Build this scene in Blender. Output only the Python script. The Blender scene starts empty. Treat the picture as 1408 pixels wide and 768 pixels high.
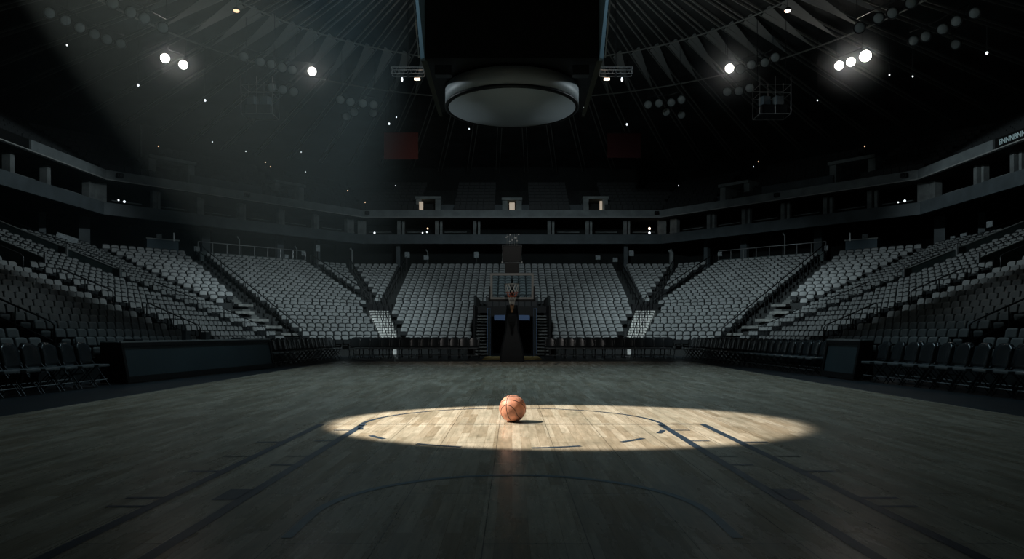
import bpy, math, random
from mathutils import Vector, Matrix
import numpy as np
random.seed(7)
R = math.radians
SC = bpy.context.scene
COL = SC.collection
PI = math.pi
# ------------------------------------------------------------------ camera
F, CX, HY, H = 978.0, 704.0, 457.0, 1.173          # focal length in pixels, image centre, horizon row, eye height
cam = bpy.data.cameras.new('camera'); camo = bpy.data.objects.new('camera', cam); COL.objects.link(camo)
cam.sensor_width = 36.0; cam.lens = F/1408*36.0
cam.shift_y = (HY-384)/1408.0
cam.clip_end = 300
camo.location = (0, 0, H); camo.rotation_euler = (R(90), 0, 0)
SC.camera = camo
SC.view_settings.view_transform = 'Standard'; SC.view_settings.look = 'None'
SC.view_settings.exposure = 0.0; SC.view_settings.gamma = 1.0
SC.view_settings.use_curve_mapping = False
# ------------------------------------------------------------------ world
w = bpy.data.worlds.new('world'); SC.world = w; w.use_nodes = True
w.node_tree.nodes['Background'].inputs[0].default_value = (0.5, 0.95, 0.85, 1)
w.node_tree.nodes['Background'].inputs[1].default_value = 0.006
# ------------------------------------------------------------------ lights
def spot(name, loc, target, watt, angle, blend, color, radius=0.2):
    l = bpy.data.lights.new(name, 'SPOT'); l.energy = watt; l.spot_size = R(angle); l.spot_blend = blend
    l.color = color; l.shadow_soft_size = radius
    o = bpy.data.objects.new(name, l); COL.objects.link(o); o.location = loc
    o.rotation_euler = (Vector(target)-Vector(loc)).to_track_quat('-Z', 'Y').to_euler()
    return o
POOL = Vector((0.38, 9.32, 0))
BD = Vector((-math.cos(R(47)), 0, math.sin(R(47))))
LAMP = POOL + BD*19.0
spot('follow_spot_light', LAMP, POOL, 43500, 13.6, 0.16, (1.0, 0.93, 0.80), 0.10)
COOL = (0.80, 0.95, 1.0)
spot('end_stand_light', (0, 27.6, 12.5), (0, 43, 4.6), 2200, 86, 0.9, COOL, 0.5)
for s in (-1, 1):
    spot('corner_stand_light', (s*3.2, 25, 12.5), (s*11.0, 40.0, 2.0), 5400, 52, 0.9, COOL, 0.5)
    spot('side_stand_light', (s*-2.0, 27.8, 13.0), (s*18.5, 30.2, 5.0), 3100, 54, 0.4, COOL, 0.3)
    spot('scoreboard_flood_light', (s*17.0, 29.0, 14.2), (s*1.5, 24, 9.6), 2400, 15, 0.6, COOL, 0.3)
for s in (-1, 1):
    spot('court_light', (s*5.0, 22.0, 15.0), (s*3.0, 17.3, 0), 2000, 79, 1.0, (0.60, 0.87, 1.0), 0.8)
spot('hoop_light', (0, 20.4, 8.2), (0, 29.0, 1.2), 420, 66, 1.0, (1.0, 0.95, 0.90), 0.3)
for s in (-1, 1):
    spot('roof_fill_light', (s*4.2, 28.2, 12.0), (s*11, 37.5, 16.3), 170, 120, 0.8, COOL, 0.3)  # added uplights without a fixture, put in to brighten the roof beams
# ------------------------------------------------------------------ tagging
def tag(o, label=None, cat=None, group=None, kind=None):
    if label: o['label'] = label
    if cat: o['category'] = cat
    if group: o['group'] = group
    if kind: o['kind'] = kind
    return o
def empty(name, loc, rz=0):
    o = bpy.data.objects.new(name, None); COL.objects.link(o); o.location = loc; o.rotation_euler = (0, 0, rz)
    o.empty_display_size = 0.1
    return o
def copy_tree(o, parent=None):
    c = o.copy(); COL.objects.link(c)
    if parent: c.parent = parent
    for ch in o.children: copy_tree(ch, c)
    return c
# ------------------------------------------------------------------ materials
def mat(name, color, rough=0.6, metal=0.0, emit=None, strength=0.0, var=0.0, vscale=3.0, bump=0.0, spec=0.5):
    m = bpy.data.materials.new(name); m.use_nodes = True; nt = m.node_tree; N = nt.nodes; L = nt.links
    b = N['Principled BSDF']
    b.inputs['Base Color'].default_value = (*color, 1); b.inputs['Roughness'].default_value = rough
    b.inputs['Metallic'].default_value = metal; b.inputs['Specular IOR Level'].default_value = spec
    if emit:
        b.inputs['Emission Color'].default_value = (*emit, 1); b.inputs['Emission Strength'].default_value = strength
    if var or bump:
        tc = N.new('ShaderNodeTexCoord'); no = N.new('ShaderNodeTexNoise'); no.inputs['Scale'].default_value = vscale
        no.inputs['Detail'].default_value = 5; L.new(tc.outputs['Object'], no.inputs['Vector'])
        if var:
            cr = N.new('ShaderNodeValToRGB'); L.new(no.outputs[0], cr.inputs[0])
            cr.color_ramp.elements[0].position = 0.3; cr.color_ramp.elements[1].position = 0.7
            cr.color_ramp.elements[0].color = (*[c*(1-var) for c in color], 1)
            cr.color_ramp.elements[1].color = (*[min(1, c*(1+var)) for c in color], 1)
            L.new(cr.outputs[0], b.inputs['Base Color'])
        if bump:
            bp = N.new('ShaderNodeBump'); bp.inputs['Strength'].default_value = bump; bp.inputs['Distance'].default_value = 0.01
            L.new(no.outputs[0], bp.inputs['Height']); L.new(bp.outputs[0], b.inputs['Normal'])
    return m
M = {}
M['seat'] = mat('seat_plastic', (0.27, 0.29, 0.29), 0.5, var=0.18, vscale=0.9)
M['seatpan'] = mat('seat_pan_plastic', (0.22, 0.24, 0.24), 0.55, var=0.15, vscale=1.1)
M['seatmetal_shade'] = mat('seat_bracket_shade', (0.03, 0.034, 0.036), 0.5, 0.4)  # bracket metal; on far seats also the painted shade between rows
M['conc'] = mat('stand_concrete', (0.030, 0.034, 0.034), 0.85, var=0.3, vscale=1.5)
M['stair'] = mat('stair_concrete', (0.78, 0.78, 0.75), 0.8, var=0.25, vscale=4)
M['midstair'] = mat('worn_step', (0.20, 0.21, 0.20), 0.8, var=0.4, vscale=5)
M['aisle'] = mat('aisle_nosing', (0.13, 0.14, 0.135), 0.8, var=0.3, vscale=4)
M['wall'] = mat('dark_wall', (0.018, 0.022, 0.022), 0.9, var=0.3, vscale=0.6)
M['fascia'] = mat('fascia_panel', (0.30, 0.34, 0.35), 0.6, var=0.2, vscale=1.6)
M['fascia2'] = mat('lower_fascia_panel', (0.13, 0.16, 0.175), 0.6, var=0.2, vscale=1.2)
M['lip'] = mat('fascia_lip', (0.6, 0.62, 0.6), 0.5)
M['column'] = mat('suite_column', (0.30, 0.33, 0.33), 0.8, var=0.3, vscale=2)
M['portal'] = mat('portal_concrete', (0.34, 0.38, 0.38), 0.8, var=0.3, vscale=1.5)
M['black'] = mat('black_metal', (0.012, 0.013, 0.014), 0.5, 0.3)
M['vinyl'] = mat('chair_vinyl', (0.038, 0.044, 0.048), 0.24)
M['chairseat_lit'] = mat('chair_vinyl_highlight', (0.16, 0.18, 0.19), 0.28)  # lighter copy of the vinyl with the seat highlight put in its colour
M['rail'] = mat('rail_metal', (0.06, 0.065, 0.07), 0.35, 0.6)
M['railight'] = mat('rail_steel', (0.45, 0.47, 0.48), 0.35, 0.5)
M['parapet'] = mat('parapet_panel', (0.07, 0.10, 0.10), 0.5, var=0.2, vscale=1)
M['parapetcap'] = mat('parapet_cap', (0.40, 0.44, 0.43), 0.5)
M['board'] = mat('board_panel', (0.045, 0.07, 0.08), 0.45, var=0.15, vscale=0.7)
M['steel'] = mat('brushed_steel', (0.5, 0.5, 0.5), 0.3, 0.8)
M['roof'] = mat('roof_deck', (0.05, 0.055, 0.055), 0.9, var=0.4, vscale=0.5)
M['beam'] = mat('roof_beam', (0.36, 0.37, 0.35), 0.6)
M['fin'] = mat('roof_fin', (0.45, 0.47, 0.46), 0.8)
M['screen'] = mat('dark_screen', (0.006, 0.007, 0.007), 0.6)
M['ringband'] = mat('ring_band', (0.50, 0.55, 0.58), 0.5)
M['disc'] = mat('ring_underside', (0.070, 0.068, 0.060), 0.8, var=0.15, vscale=3)
M['cornerp'] = mat('corner_panel', (0.20, 0.30, 0.36), 0.6)
M['red'] = mat('red_banner', (0.17, 0.022, 0.014), 0.9)
M['darkred'] = mat('dark_red_banner', (0.045, 0.004, 0.005), 0.9)
M['bluepad'] = mat('tunnel_frame_blue', (0.07, 0.12, 0.22), 0.6)
M['bluelit'] = mat('tunnel_sign_blue', (0.10, 0.17, 0.34), 0.6)
M['glass'] = mat('lamp_glass', (0.38, 0.43, 0.43), 0.5)
M['lamp_on'] = mat('lamp_lit', (1, 1, 1), 0.5, emit=(1.0, 0.93, 0.86), strength=22)
M['bulbw'] = mat('small_lamp_white', (1, 1, 1), 0.5, emit=(0.85, 0.95, 1.0), strength=1.6)
M['bulbo'] = mat('small_lamp_warm', (1, 1, 1), 0.5, emit=(1.0, 0.62, 0.36), strength=1.6)
M['hot'] = mat('warm_lamp', (1, 1, 1), 0.5, emit=(1.0, 0.72, 0.5), strength=4)
M['doorlit'] = mat('lit_doorway', (1, 1, 1), 0.5, emit=(1.0, 0.80, 0.58), strength=0.32)
M['sign'] = mat('pale_sign', (0.40, 0.45, 0.47), 0.7, var=0.3, vscale=9)
M['ribtext'] = mat('ribbon_text', (0.3, 0.4, 0.42), 0.6, emit=(0.55, 0.8, 0.85), strength=0.16)
M['navy'] = mat('navy_floor_paint', (0.018, 0.034, 0.058), 0.38, var=0.3, vscale=5)
M['arc'] = mat('blue_arc_paint', (0.05, 0.11, 0.15), 0.38, var=0.3, vscale=8)
M['yellow'] = mat('yellow_floor_edge', (0.55, 0.42, 0.16), 0.6)
M['rim'] = mat('rim_paint', (0.55, 0.5, 0.45), 0.4, 0.3)
M['cord'] = mat('net_cord', (0.75, 0.74, 0.70), 0.8)
M['redcord'] = mat('net_cord_red', (0.75, 0.16, 0.07), 0.8)
M['tancord'] = mat('net_cord_tan', (0.5, 0.27, 0.13), 0.8)
M['boardframe'] = mat('backboard_frame', (0.33, 0.33, 0.32), 0.5)
M['pad'] = mat('stanchion_padding', (0.012, 0.016, 0.02), 0.6)
def glass_mat():
    m = bpy.data.materials.new('backboard_glass'); m.use_nodes = True; nt = m.node_tree; N = nt.nodes
    for n in list(N):
        if n.type == 'BSDF_PRINCIPLED': N.remove(n)
    t = N.new('ShaderNodeBsdfTransparent'); t.inputs[0].default_value = (0.82, 0.88, 0.9, 1)
    g = N.new('ShaderNodeBsdfGlossy'); g.inputs['Roughness'].default_value = 0.05
    mx = N.new('ShaderNodeMixShader'); mx.inputs[0].default_value = 0.06
    nt.links.new(t.outputs[0], mx.inputs[1]); nt.links.new(g.outputs[0], mx.inputs[2])
    nt.links.new(mx.outputs[0], N['Material Output'].inputs[0]); return m
M['bglass'] = glass_mat()
def wood_mat():
    m = bpy.data.materials.new('court_maple'); m.use_nodes = True; nt = m.node_tree; N = nt.nodes; L = nt.links
    b = N['Principled BSDF']
    tc = N.new('ShaderNodeTexCoord')
    def mapping(scale, rot=(0, 0, 0), loc=(0, 0, 0)):
        mp = N.new('ShaderNodeMapping'); mp.inputs['Scale'].default_value = scale; mp.inputs['Rotation'].default_value = rot
        mp.inputs['Location'].default_value = loc
        L.new(tc.outputs['Object'], mp.inputs[0]); return mp
    def noise(mp, s, d=4, ro=0.6):
        n = N.new('ShaderNodeTexNoise'); n.inputs['Scale'].default_value = s; n.inputs['Detail'].default_value = d
        n.inputs['Roughness'].default_value = ro; L.new(mp.outputs[0], n.inputs['Vector']); return n
    def ramp(src, p0, c0, p1, c1):
        r = N.new('ShaderNodeValToRGB'); r.color_ramp.elements[0].position = p0; r.color_ramp.elements[1].position = p1
        r.color_ramp.elements[0].color = (*c0, 1); r.color_ramp.elements[1].color = (*c1, 1); L.new(src, r.inputs[0]); return r
    def mult(a, bb, fac=1.0):
        x = N.new('ShaderNodeMix'); x.data_type = 'RGBA'; x.blend_type = 'MULTIPLY'; x.inputs[0].default_value = fac
        L.new(a, x.inputs[6]); L.new(bb, x.inputs[7]); return x.outputs[2]
    # boards run along the court: rotate the brick pattern by 90 degrees
    mp = mapping((1, 1, 1), (0, 0, R(90)), (0.37, 0.0, 0))
    br = N.new('ShaderNodeTexBrick'); L.new(mp.outputs[0], br.inputs['Vector'])
    br.inputs['Scale'].default_value = 1.0; br.inputs['Brick Width'].default_value = 0.95; br.inputs['Row Height'].default_value = 0.098
    br.inputs['Mortar Size'].default_value = 0.0014; br.inputs['Mortar Smooth'].default_value = 0.3; br.inputs['Bias'].default_value = 0.0
    br.offset = 0.37; br.offset_frequency = 3
    br.inputs['Color1'].default_value = (0.72, 0.65, 0.53, 1); br.inputs['Color2'].default_value = (0.47, 0.39, 0.285, 1)
    br.inputs['Mortar'].default_value = (0.30, 0.22, 0.14, 1)
    # the portable floor's large panels
    mp2 = mapping((1, 1, 1), (0, 0, R(90)), (0.3, 0.16, 0))
    bp = N.new('ShaderNodeTexBrick'); L.new(mp2.outputs[0], bp.inputs['Vector'])
    bp.inputs['Scale'].default_value = 1.0; bp.inputs['Brick Width'].default_value = 2.44; bp.inputs['Row Height'].default_value = 0.588
    bp.inputs['Mortar Size'].default_value = 0.0035; bp.inputs['Mortar Smooth'].default_value = 0.2; bp.offset = 0.5
    bp.inputs['Color1'].default_value = (1, 1, 1, 1); bp.inputs['Color2'].default_value = (0.86, 0.86, 0.86, 1)
    bp.inputs['Mortar'].default_value = (0.22, 0.2, 0.18, 1)
    c = mult(br.outputs['Color'], bp.outputs['Color'])
    g = noise(mapping((14, 1.0, 1)), 2.2, 6, 0.65)
    c = mult(c, ramp(g.outputs[0], 0.30, (0.70, 0.68, 0.64), 0.65, (1.08, 1.06, 1.04)).outputs[0])
    st = noise(mapping((2.2, 0.55, 1), (0, 0, R(8))), 1.1, 6, 0.7)
    c = mult(c, ramp(st.outputs[0], 0.32, (0.42, 0.45, 0.42), 0.60, (1.08, 1.08, 1.08)).outputs[0], 0.8)
    dk = noise(mapping((1.2, 0.5, 1)), 3.4, 5, 0.7)
    c = mult(c, ramp(dk.outputs[0], 0.60, (1, 1, 1), 0.74, (0.42, 0.44, 0.42)).outputs[0], 0.9)
    L.new(c, b.inputs['Base Color'])
    rr = ramp(st.outputs[0], 0.3, (0.36, 0.36, 0.36), 0.7, (0.19, 0.19, 0.19)); L.new(rr.outputs[0], b.inputs['Roughness'])
    bu = N.new('ShaderNodeBump'); bu.inputs['Strength'].default_value = 0.07; bu.inputs['Distance'].default_value = 0.01
    L.new(g.outputs[0], bu.inputs['Height']); L.new(bu.outputs[0], b.inputs['Normal'])
    b.inputs['Specular IOR Level'].default_value = 0.6
    return m
M['wood'] = wood_mat()
def ball_mat():
    m = mat('basketball_leather', (0.62, 0.265, 0.165), 0.5, var=0.45, vscale=8)
    nt = m.node_tree; N = nt.nodes; L = nt.links; tc = N.new('ShaderNodeTexCoord')
    v = N.new('ShaderNodeTexVoronoi'); v.inputs['Scale'].default_value = 95; L.new(tc.outputs['Object'], v.inputs['Vector'])
    bp = N.new('ShaderNodeBump'); bp.inputs['Strength'].default_value = 0.5; bp.inputs['Distance'].default_value = 0.003; bp.invert = True
    L.new(v.outputs['Distance'], bp.inputs['Height']); L.new(bp.outputs[0], N['Principled BSDF'].inputs['Normal'])
    return m
M['ball'] = ball_mat()
M['seam'] = mat('ball_seam', (0.03, 0.013, 0.01), 0.6)
# ------------------------------------------------------------------ mesh builder
class MB:
    def __init__(s): s.v = []; s.f = []; s.sm = []
    def add(s, vs, fs, smooth=False):
        n = len(s.v); s.v += [tuple(v) for v in vs]; s.f += [tuple(i+n for i in f) for f in fs]; s.sm += [smooth]*len(fs); return s
    def box(s, c, d, rz=0, mtx=None):
        hx, hy, hz = d[0]/2, d[1]/2, d[2]/2
        vs = [Vector((x*hx, y*hy, z*hz)) for z in (-1, 1) for y in (-1, 1) for x in (-1, 1)]
        m = Matrix.Rotation(rz, 3, 'Z') if mtx is None else mtx
        vs = [m @ v + Vector(c) for v in vs]
        return s.add(vs, [(0, 2, 3, 1), (4, 5, 7, 6), (0, 1, 5, 4), (2, 6, 7, 3), (0, 4, 6, 2), (1, 3, 7, 5)])
    def bar(s, a, b, wd, ht, up=(0, 0, 1)):
        a = Vector(a); b = Vector(b); d = (b-a); L = d.length; d.normalize(); u = Vector(up); x = d.cross(u)
        if x.length < 1e-4: x = Vector((1, 0, 0))
        x.normalize(); z = x.cross(d)
        m = Matrix((x, d, z)).transposed()
        return s.box((a+b)/2, (wd, L, ht), mtx=m)
    def tube(s, pts, r, n=6, closed=False, caps=True):
        pts = [Vector(p) for p in pts]; k = len(pts); vs = []; fs = []
        for i, p in enumerate(pts):
            if closed: d = pts[(i+1) % k]-pts[i-1]
            else: d = pts[min(i+1, k-1)]-pts[max(i-1, 0)]
            d.normalize(); u = Vector((0, 0, 1)) if abs(d.z) < 0.9 else Vector((0, 1, 0))
            x = d.cross(u).normalized(); y = x.cross(d)
            rr = r[i] if isinstance(r, (list, tuple)) else r
            vs += [p + (x*math.cos(2*PI*j/n)+y*math.sin(2*PI*j/n))*rr for j in range(n)]
        for i in range(k if closed else k-1):
            i2 = (i+1) % k
            fs += [(i*n+j, i*n+(j+1) % n, i2*n+(j+1) % n, i2*n+j) for j in range(n)]
        if caps and not closed: fs += [tuple(range(n))[::-1], tuple((k-1)*n+j for j in range(n))]
        return s.add(vs, fs, n > 5)
    def lathe(s, prof, n=24, mtx=None, off=(0, 0, 0)):
        m = mtx if mtx is not None else Matrix.Identity(3); off = Vector(off); vs = []; fs = []
        for (r, z) in prof: vs += [m @ Vector((r*math.cos(2*PI*j/n), r*math.sin(2*PI*j/n), z)) + off for j in range(n)]
        k = len(prof)
        for i in range(k-1): fs += [(i*n+j, i*n+(j+1) % n, (i+1)*n+(j+1) % n, (i+1)*n+j) for j in range(n)]
        if prof[0][0] > 1e-6: fs.append(tuple(range(n))[::-1])
        if prof[-1][0] > 1e-6: fs.append(tuple((k-1)*n+j for j in range(n)))
        return s.add(vs, fs, True)
    def build(s, name, m, parent=None, loc=None, bevel=0):
        me = bpy.data.meshes.new(name); me.from_pydata([tuple(v) for v in s.v], [], s.f)
        me.polygons.foreach_set('use_smooth', s.sm); me.materials.append(m); me.update()
        o = bpy.data.objects.new(name, me); COL.objects.link(o)
        if parent: o.parent = parent
        if loc: o.location = loc
        if bevel:
            b = o.modifiers.new('bevel', 'BEVEL'); b.width = bevel; b.segments = 2
        return o
def at(px, py, Y): return Vector(((px-CX)/F*Y, Y, H-(py-HY)/F*Y))
def at_z(px, py, z):
    Y = (z-H)/((HY-py)/F); return Vector(((px-CX)/F*Y, Y, z))
# plan lines (right half): end, diagonal, side; n.p = c + q
S2 = math.sqrt(0.5)
LOW = [((0, 1), 38.0), ((S2, S2), (6.3+38)*S2), ((1, 0), 10.4)]
_n = Vector((13.5, 12.0)).normalized()
UP = [((0, 1), 54.3), ((_n.x, _n.y), _n.x*11.4+_n.y*54.3), ((1, 0), 23.4)]
def inter(l1, l2, q):
    (a, b), c = l1; (d, e), f = l2; c += q; f += q; D = a*e-b*d
    return ((c*e-b*f)/D, (a*f-c*d)/D)
def contour(lines, q, ynear=4.0):
    v1 = inter(lines[0], lines[1], q); v2 = inter(lines[1], lines[2], q); n = (v2[0], ynear)
    r = [n, v2, v1]
    return [(-x, y) for x, y in r] + [(x, y) for x, y in reversed(r)]
def prism(lines, q0, q1, z0, z1, ynear=4.0, mb=None, segs=None):
    mb = mb or MB(); a = contour(lines, q0, ynear); b = contour(lines, q1, ynear)
    for i in range(5):
        if segs and i not in segs: continue
        vs = [(*a[i], z0), (*a[i+1], z0), (*b[i+1], z0), (*b[i], z0), (*a[i], z1), (*a[i+1], z1), (*b[i+1], z1), (*b[i], z1)]
        mb.add(vs, [(0, 3, 2, 1), (4, 5, 6, 7), (0, 1, 5, 4), (1, 2, 6, 5), (2, 3, 7, 6), (3, 0, 4, 7)])
    return mb
def struct(o, label=None):
    o['kind'] = 'structure'
    if label: o['label'] = label
    return o
# ------------------------------------------------------------------ floor
FX, FY = 7.2, 28.9
fl = struct(MB().box((0, 13.45, -0.05), (2*FX, 31, 0.1)).build('floor', M['wood']), 'worn pale wooden basketball court with dark lines')
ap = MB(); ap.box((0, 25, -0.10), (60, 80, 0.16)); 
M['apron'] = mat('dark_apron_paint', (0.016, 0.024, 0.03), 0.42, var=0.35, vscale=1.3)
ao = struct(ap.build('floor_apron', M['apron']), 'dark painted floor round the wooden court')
LZ = 0.0025
def line_mesh(pts, wd, name='court_line', m='navy', lab=None):
    """flat painted line along pts with mitred width"""
    P = [Vector((x, y)) for x, y in pts]; vs = []
    for i, p in enumerate(P):
        d = (P[min(i+1, len(P)-1)]-P[max(i-1, 0)]).normalized(); n = Vector((-d.y, d.x))
        vs += [(p.x+n.x*wd/2, p.y+n.y*wd/2), (p.x-n.x*wd/2, p.y-n.y*wd/2)]
    k = len(vs); mb = MB(); V3 = [(x, y, LZ) for x, y in vs]
    mb.add(V3, [(i, i+2, i+3, i+1)[::-1] for i in range(0, k-2, 2)])
    o = mb.build(name, M[m], fl); o['kind'] = 'structure'
    if lab: o['label'] = lab
    return o
def arc(cx, cy, r, a0, a1, n=40): return [(cx+r*math.cos(R(a0+(a1-a0)*i/n)), cy+r*math.sin(R(a0+(a1-a0)*i/n))) for i in range(n+1)]
YF = 9.12
line_mesh([(-2.47, YF), (2.47, YF)], 0.05, lab='free throw line')
for s in (-1, 1):
    line_mesh([(s*2.44, YF), (s*2.44, 2.0)], 0.085)
    line_mesh([(s*1.90, YF-0.02), (s*1.90, 2.0)], 0.085)
    # outward lane ticks and block
    for y in (7.62, 6.75, 6.02, 5.05, 4.80): line_mesh([(s*2.48, y), (s*2.74, y)], 0.05, 'lane_tick')
    for y in (8.55, 7.7, 6.75, 6.3): line_mesh([(s*1.94, y), (s*2.14, y)], 0.05, 'lane_tick')
    line_mesh([(s*2.02, 5.33), (s*2.02, 4.98)], 0.17, 'lane_block')
    line_mesh([(s*1.95, 8.96), (s*1.87, 8.96)], 0.09, 'lane_tick')
line_mesh(arc(0, YF, 1.93, 0, 180, 60), 0.06, 'free_throw_arc')
for a0, a1 in ((190, 196), (212, 222), (238, 254), (276, 292), (308, 320), (334, 343)): line_mesh(arc(0, YF, 1.90, a0, a1, 6), 0.065, 'arc_dash')
line_mesh([(-1.29, 4.06)]+list(reversed(arc(0, 4.56, 1.29, 0, 180, 48)))+[(1.29, 4.06)], 0.065, 'restricted_area_arc', 'arc')
line_mesh([(-FX+0.03, -2), (-FX+0.03, FY)], 0.05, 'sideline'); line_mesh([(FX-0.03, -2), (FX-0.03, FY)], 0.05, 'sideline')
line_mesh([(-FX, 17.2), (FX, 17.2)], 0.05, 'halfway_line', 'arc')
for s in (-1, 1):
    line_mesh([(s*1.4, 27.9), (s*1.05, 25.7)], 0.05, 'far_lane_line'); line_mesh([(s*1.9, 27.9), (s*1.55, 25.9)], 0.05, 'far_lane_line')
# ------------------------------------------------------------------ lower stands
D, RISE, NR, Z0 = 0.51, 0.21, 25, 0.30
def vfull(q):
    c = contour(LOW, q, 3.0); return c[:3]+[(-2.0, 38+q), (2.0, 38+q)]+c[3:]
mb = MB()
for k in range(NR+1):
    a = vfull(k*D); b = vfull((k+1)*D) if k < NR else vfull(NR*D+6.5)
    zt = Z0+RISE*k; zb = -0.02 if k == 0 else zt-RISE
    for i in range(7):
        if i == 3 and k < 11: continue
        mb.add([(*a[i], zb), (*a[i+1], zb), (*a[i+1], zt), (*a[i], zt)], [(0, 1, 2, 3)])
        mb.add([(*a[i], zt), (*a[i+1], zt), (*b[i+1], zt), (*b[i], zt)], [(0, 1, 2, 3)])
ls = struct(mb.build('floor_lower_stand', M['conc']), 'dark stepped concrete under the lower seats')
ZC = Z0+RISE*NR      # concourse level
struct(prism(LOW, NR*D+6.3, NR*D+6.6, ZC-0.5, 9.2, 3.0).build('wall_concourse', M['wall']), 'dark back wall of the concourse')
# --- seat shape (local: faces -y, origin on the tread under the back)
def back_panel(mb, w=0.455, z0=0.42, z1=0.86, th=0.045, lean=0.10, nx=6, nz=5, curve=0.03, y0=0.0, crown=0.05):
    V = []
    for side in (0, 1):
        for j in range(nz+1):
            t = j/nz
            for i in range(nx+1):
                u = -1+2*i/nx
                hw = w/2*(1-0.10*max(0, t-0.8)/0.2 if t > 0.8 else 1)
                z = z0+(z1-z0)*t - (crown*(abs(u)**4) if j == nz else 0)
                y = y0+lean*t*(z1-z0)/0.44 - curve*(u*u) + (th if side else 0)
                V.append((u*hw, y, z))
    n = (nx+1)*(nz+1); F_ = []
    for j in range(nz):
        for i in range(nx):
            a = j*(nx+1)+i; F_.append((a, a+1, a+nx+2, a+nx+1)); F_.append((n+a, n+a+nx+1, n+a+nx+2, n+a+1))
    for i in range(nx):
        F_.append((i, n+i, n+i+1, i+1)); a = nz*(nx+1)+i; F_.append((a, a+1, n+a+1, n+a))
    for j in range(nz):
        a = j*(nx+1); F_.append((a, a+nx+1, n+a+nx+1, n+a)); a += nx; F_.append((a, n+a, n+a+nx+1, a+nx+1))
    return mb.add(V, F_, True)
def make_seat():
    r = empty('stadium_seat', (0, 0, 0)); r.scale = (SS, SS, SS)
    back_panel(MB(), 0.43, 0.60, 0.88, 0.045, 0.08, 6, 4, 0.02, 0, 0.02).build('backrest', M['seat'], r)
    p = MB(); back_panel(p, 0.42, 0.36, 0.58, 0.05, -0.04, 5, 3, -0.015, -0.16, 0.02); p.build('seat_pan', M['seatpan'], r)
    for s in (-1, 1):
        a = MB(); a.box((s*0.245, -0.10, 0.62), (0.03, 0.26, 0.03)); a.box((s*0.245, 0.02, 0.33), (0.03, 0.05, 0.62)); a.box((s*0.245, -0.10, 0.44), (0.02, 0.14, 0.33))
        a.build('armrest', M['seatmetal_shade'], r)
    MB().box((0, 0.04, 0.52), (0.46, 0.05, 0.22)).build('mounting_rail', M['seatmetal_shade'], r)
    return r
# --- seat positions
seats = []   # (x, y, z, heading, side, section, row, index)
W = 0.45
SS = 0.87   # seat scale
for sgn in (-1, 1):
    for k in range(NR):
        q = k*D+0.36; z = Z0+RISE*k
        # side
        v1 = inter(LOW[0], LOW[1], q); v2 = inter(LOW[1], LOW[2], q)
        blocks = [(8.0, 16.3), (17.3, 24.3), (25.4, 31.1), (32.2, v2[1]-0.35)]
        for bi, (a, b) in enumerate(blocks):
            n = int((b-a)/W)
            for i in range(n):
                y = b-(i+0.5)*W
                if q > 7.3 and 25.2 < y < 27.0: continue
                seats.append((sgn*(10.4+q), y, z, sgn*-90, sgn, bi, k, i))
        # diagonal: t measured from V1(0)
        tm = -0.414*q; tM = 5.8+0.414*q
        ranges = [(6.95 if q < 5.6 else 6.05, tM-0.3)]
        if q < 5.4: ranges.append((tm+0.75, 4.95))
        else: ranges += [(-1.9, 4.95), (tm+0.2, -2.6)]
        for ri, (a, b) in enumerate(ranges):
            n = int((b-a)/W)
            off = ((b-a)-n*W)/2
            for i in range(n):
                t = a+off+(i+0.5)*W
                x = 6.3+S2*(t+q); y = 38+S2*(q-t)
                seats.append((sgn*x, y, z, sgn*-45, sgn, 10+ri, k, i))
        # end
        x0 = 2.15 if k < 11 else 0.0
        xe = 5.75+0.36*q if q < 5.4 else 7.55-0.03*(q-5.4)
        n = int((xe-x0)/W)
        for i in range(n): seats.append((sgn*(x0+(i+0.5)*W), 38+q, z, 0, sgn, 20, k, i))
        if q > 5.6:
            a, b = 8.1, v1[0]-0.2; n = int((b-a)/W) if b > a else 0
            for i in range(n): seats.append((sgn*(a+(i+0.5)*W), 38+q, z, 0, sgn, 21, k, i))
def inframe(x, y, z):
    return abs(x/y*F) < 712 and HY-(z+0.8-H)/y*F > 0 and HY-(z+0.8-H)/y*F < 470
vis = sorted([s for s in seats if s[1] > 0 and inframe(s[0], s[1], s[2]) and s[5] < 10 and s[1] < 24.4], key=lambda s: s[1])
indiv = set(vis[:300])
seat0 = make_seat()
ORD = ['front', 'second', 'third', 'fourth', 'fifth', 'sixth', 'seventh', 'eighth', 'ninth', 'tenth', 'eleventh', 'twelfth', 'thirteenth', 'fourteenth',
       'fifteenth', 'sixteenth', 'seventeenth', 'eighteenth', 'nineteenth', 'twentieth', 'twenty-first', 'twenty-second']
first = True
for s in sorted(indiv):
    x, y, z, hd, sg, sec, k, i = s
    o = seat0 if first else copy_tree(seat0); first = False
    o.location = (x, y, z); o.rotation_euler = (0, 0, R(hd))
    side = 'stand behind the long table' if sg < 0 else 'stand behind the short panel'
    ai = 'farthest' if sec == 1 else 'nearest'
    idx = ORD[i] if i else 'first'
    where = 'beyond' if sec >= 2 else 'before'
    aisle = {0: 'the nearest stair aisle', 1: 'the second stair aisle'}.get(sec, 'the third stair aisle')
    tag(o, f'grey seat, {ORD[k]} row, {idx} {where} {aisle}, {side}', 'seat', 'shadowed grey seats in the stand behind the '+('long table' if sg < 0 else 'short panel'))
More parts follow.
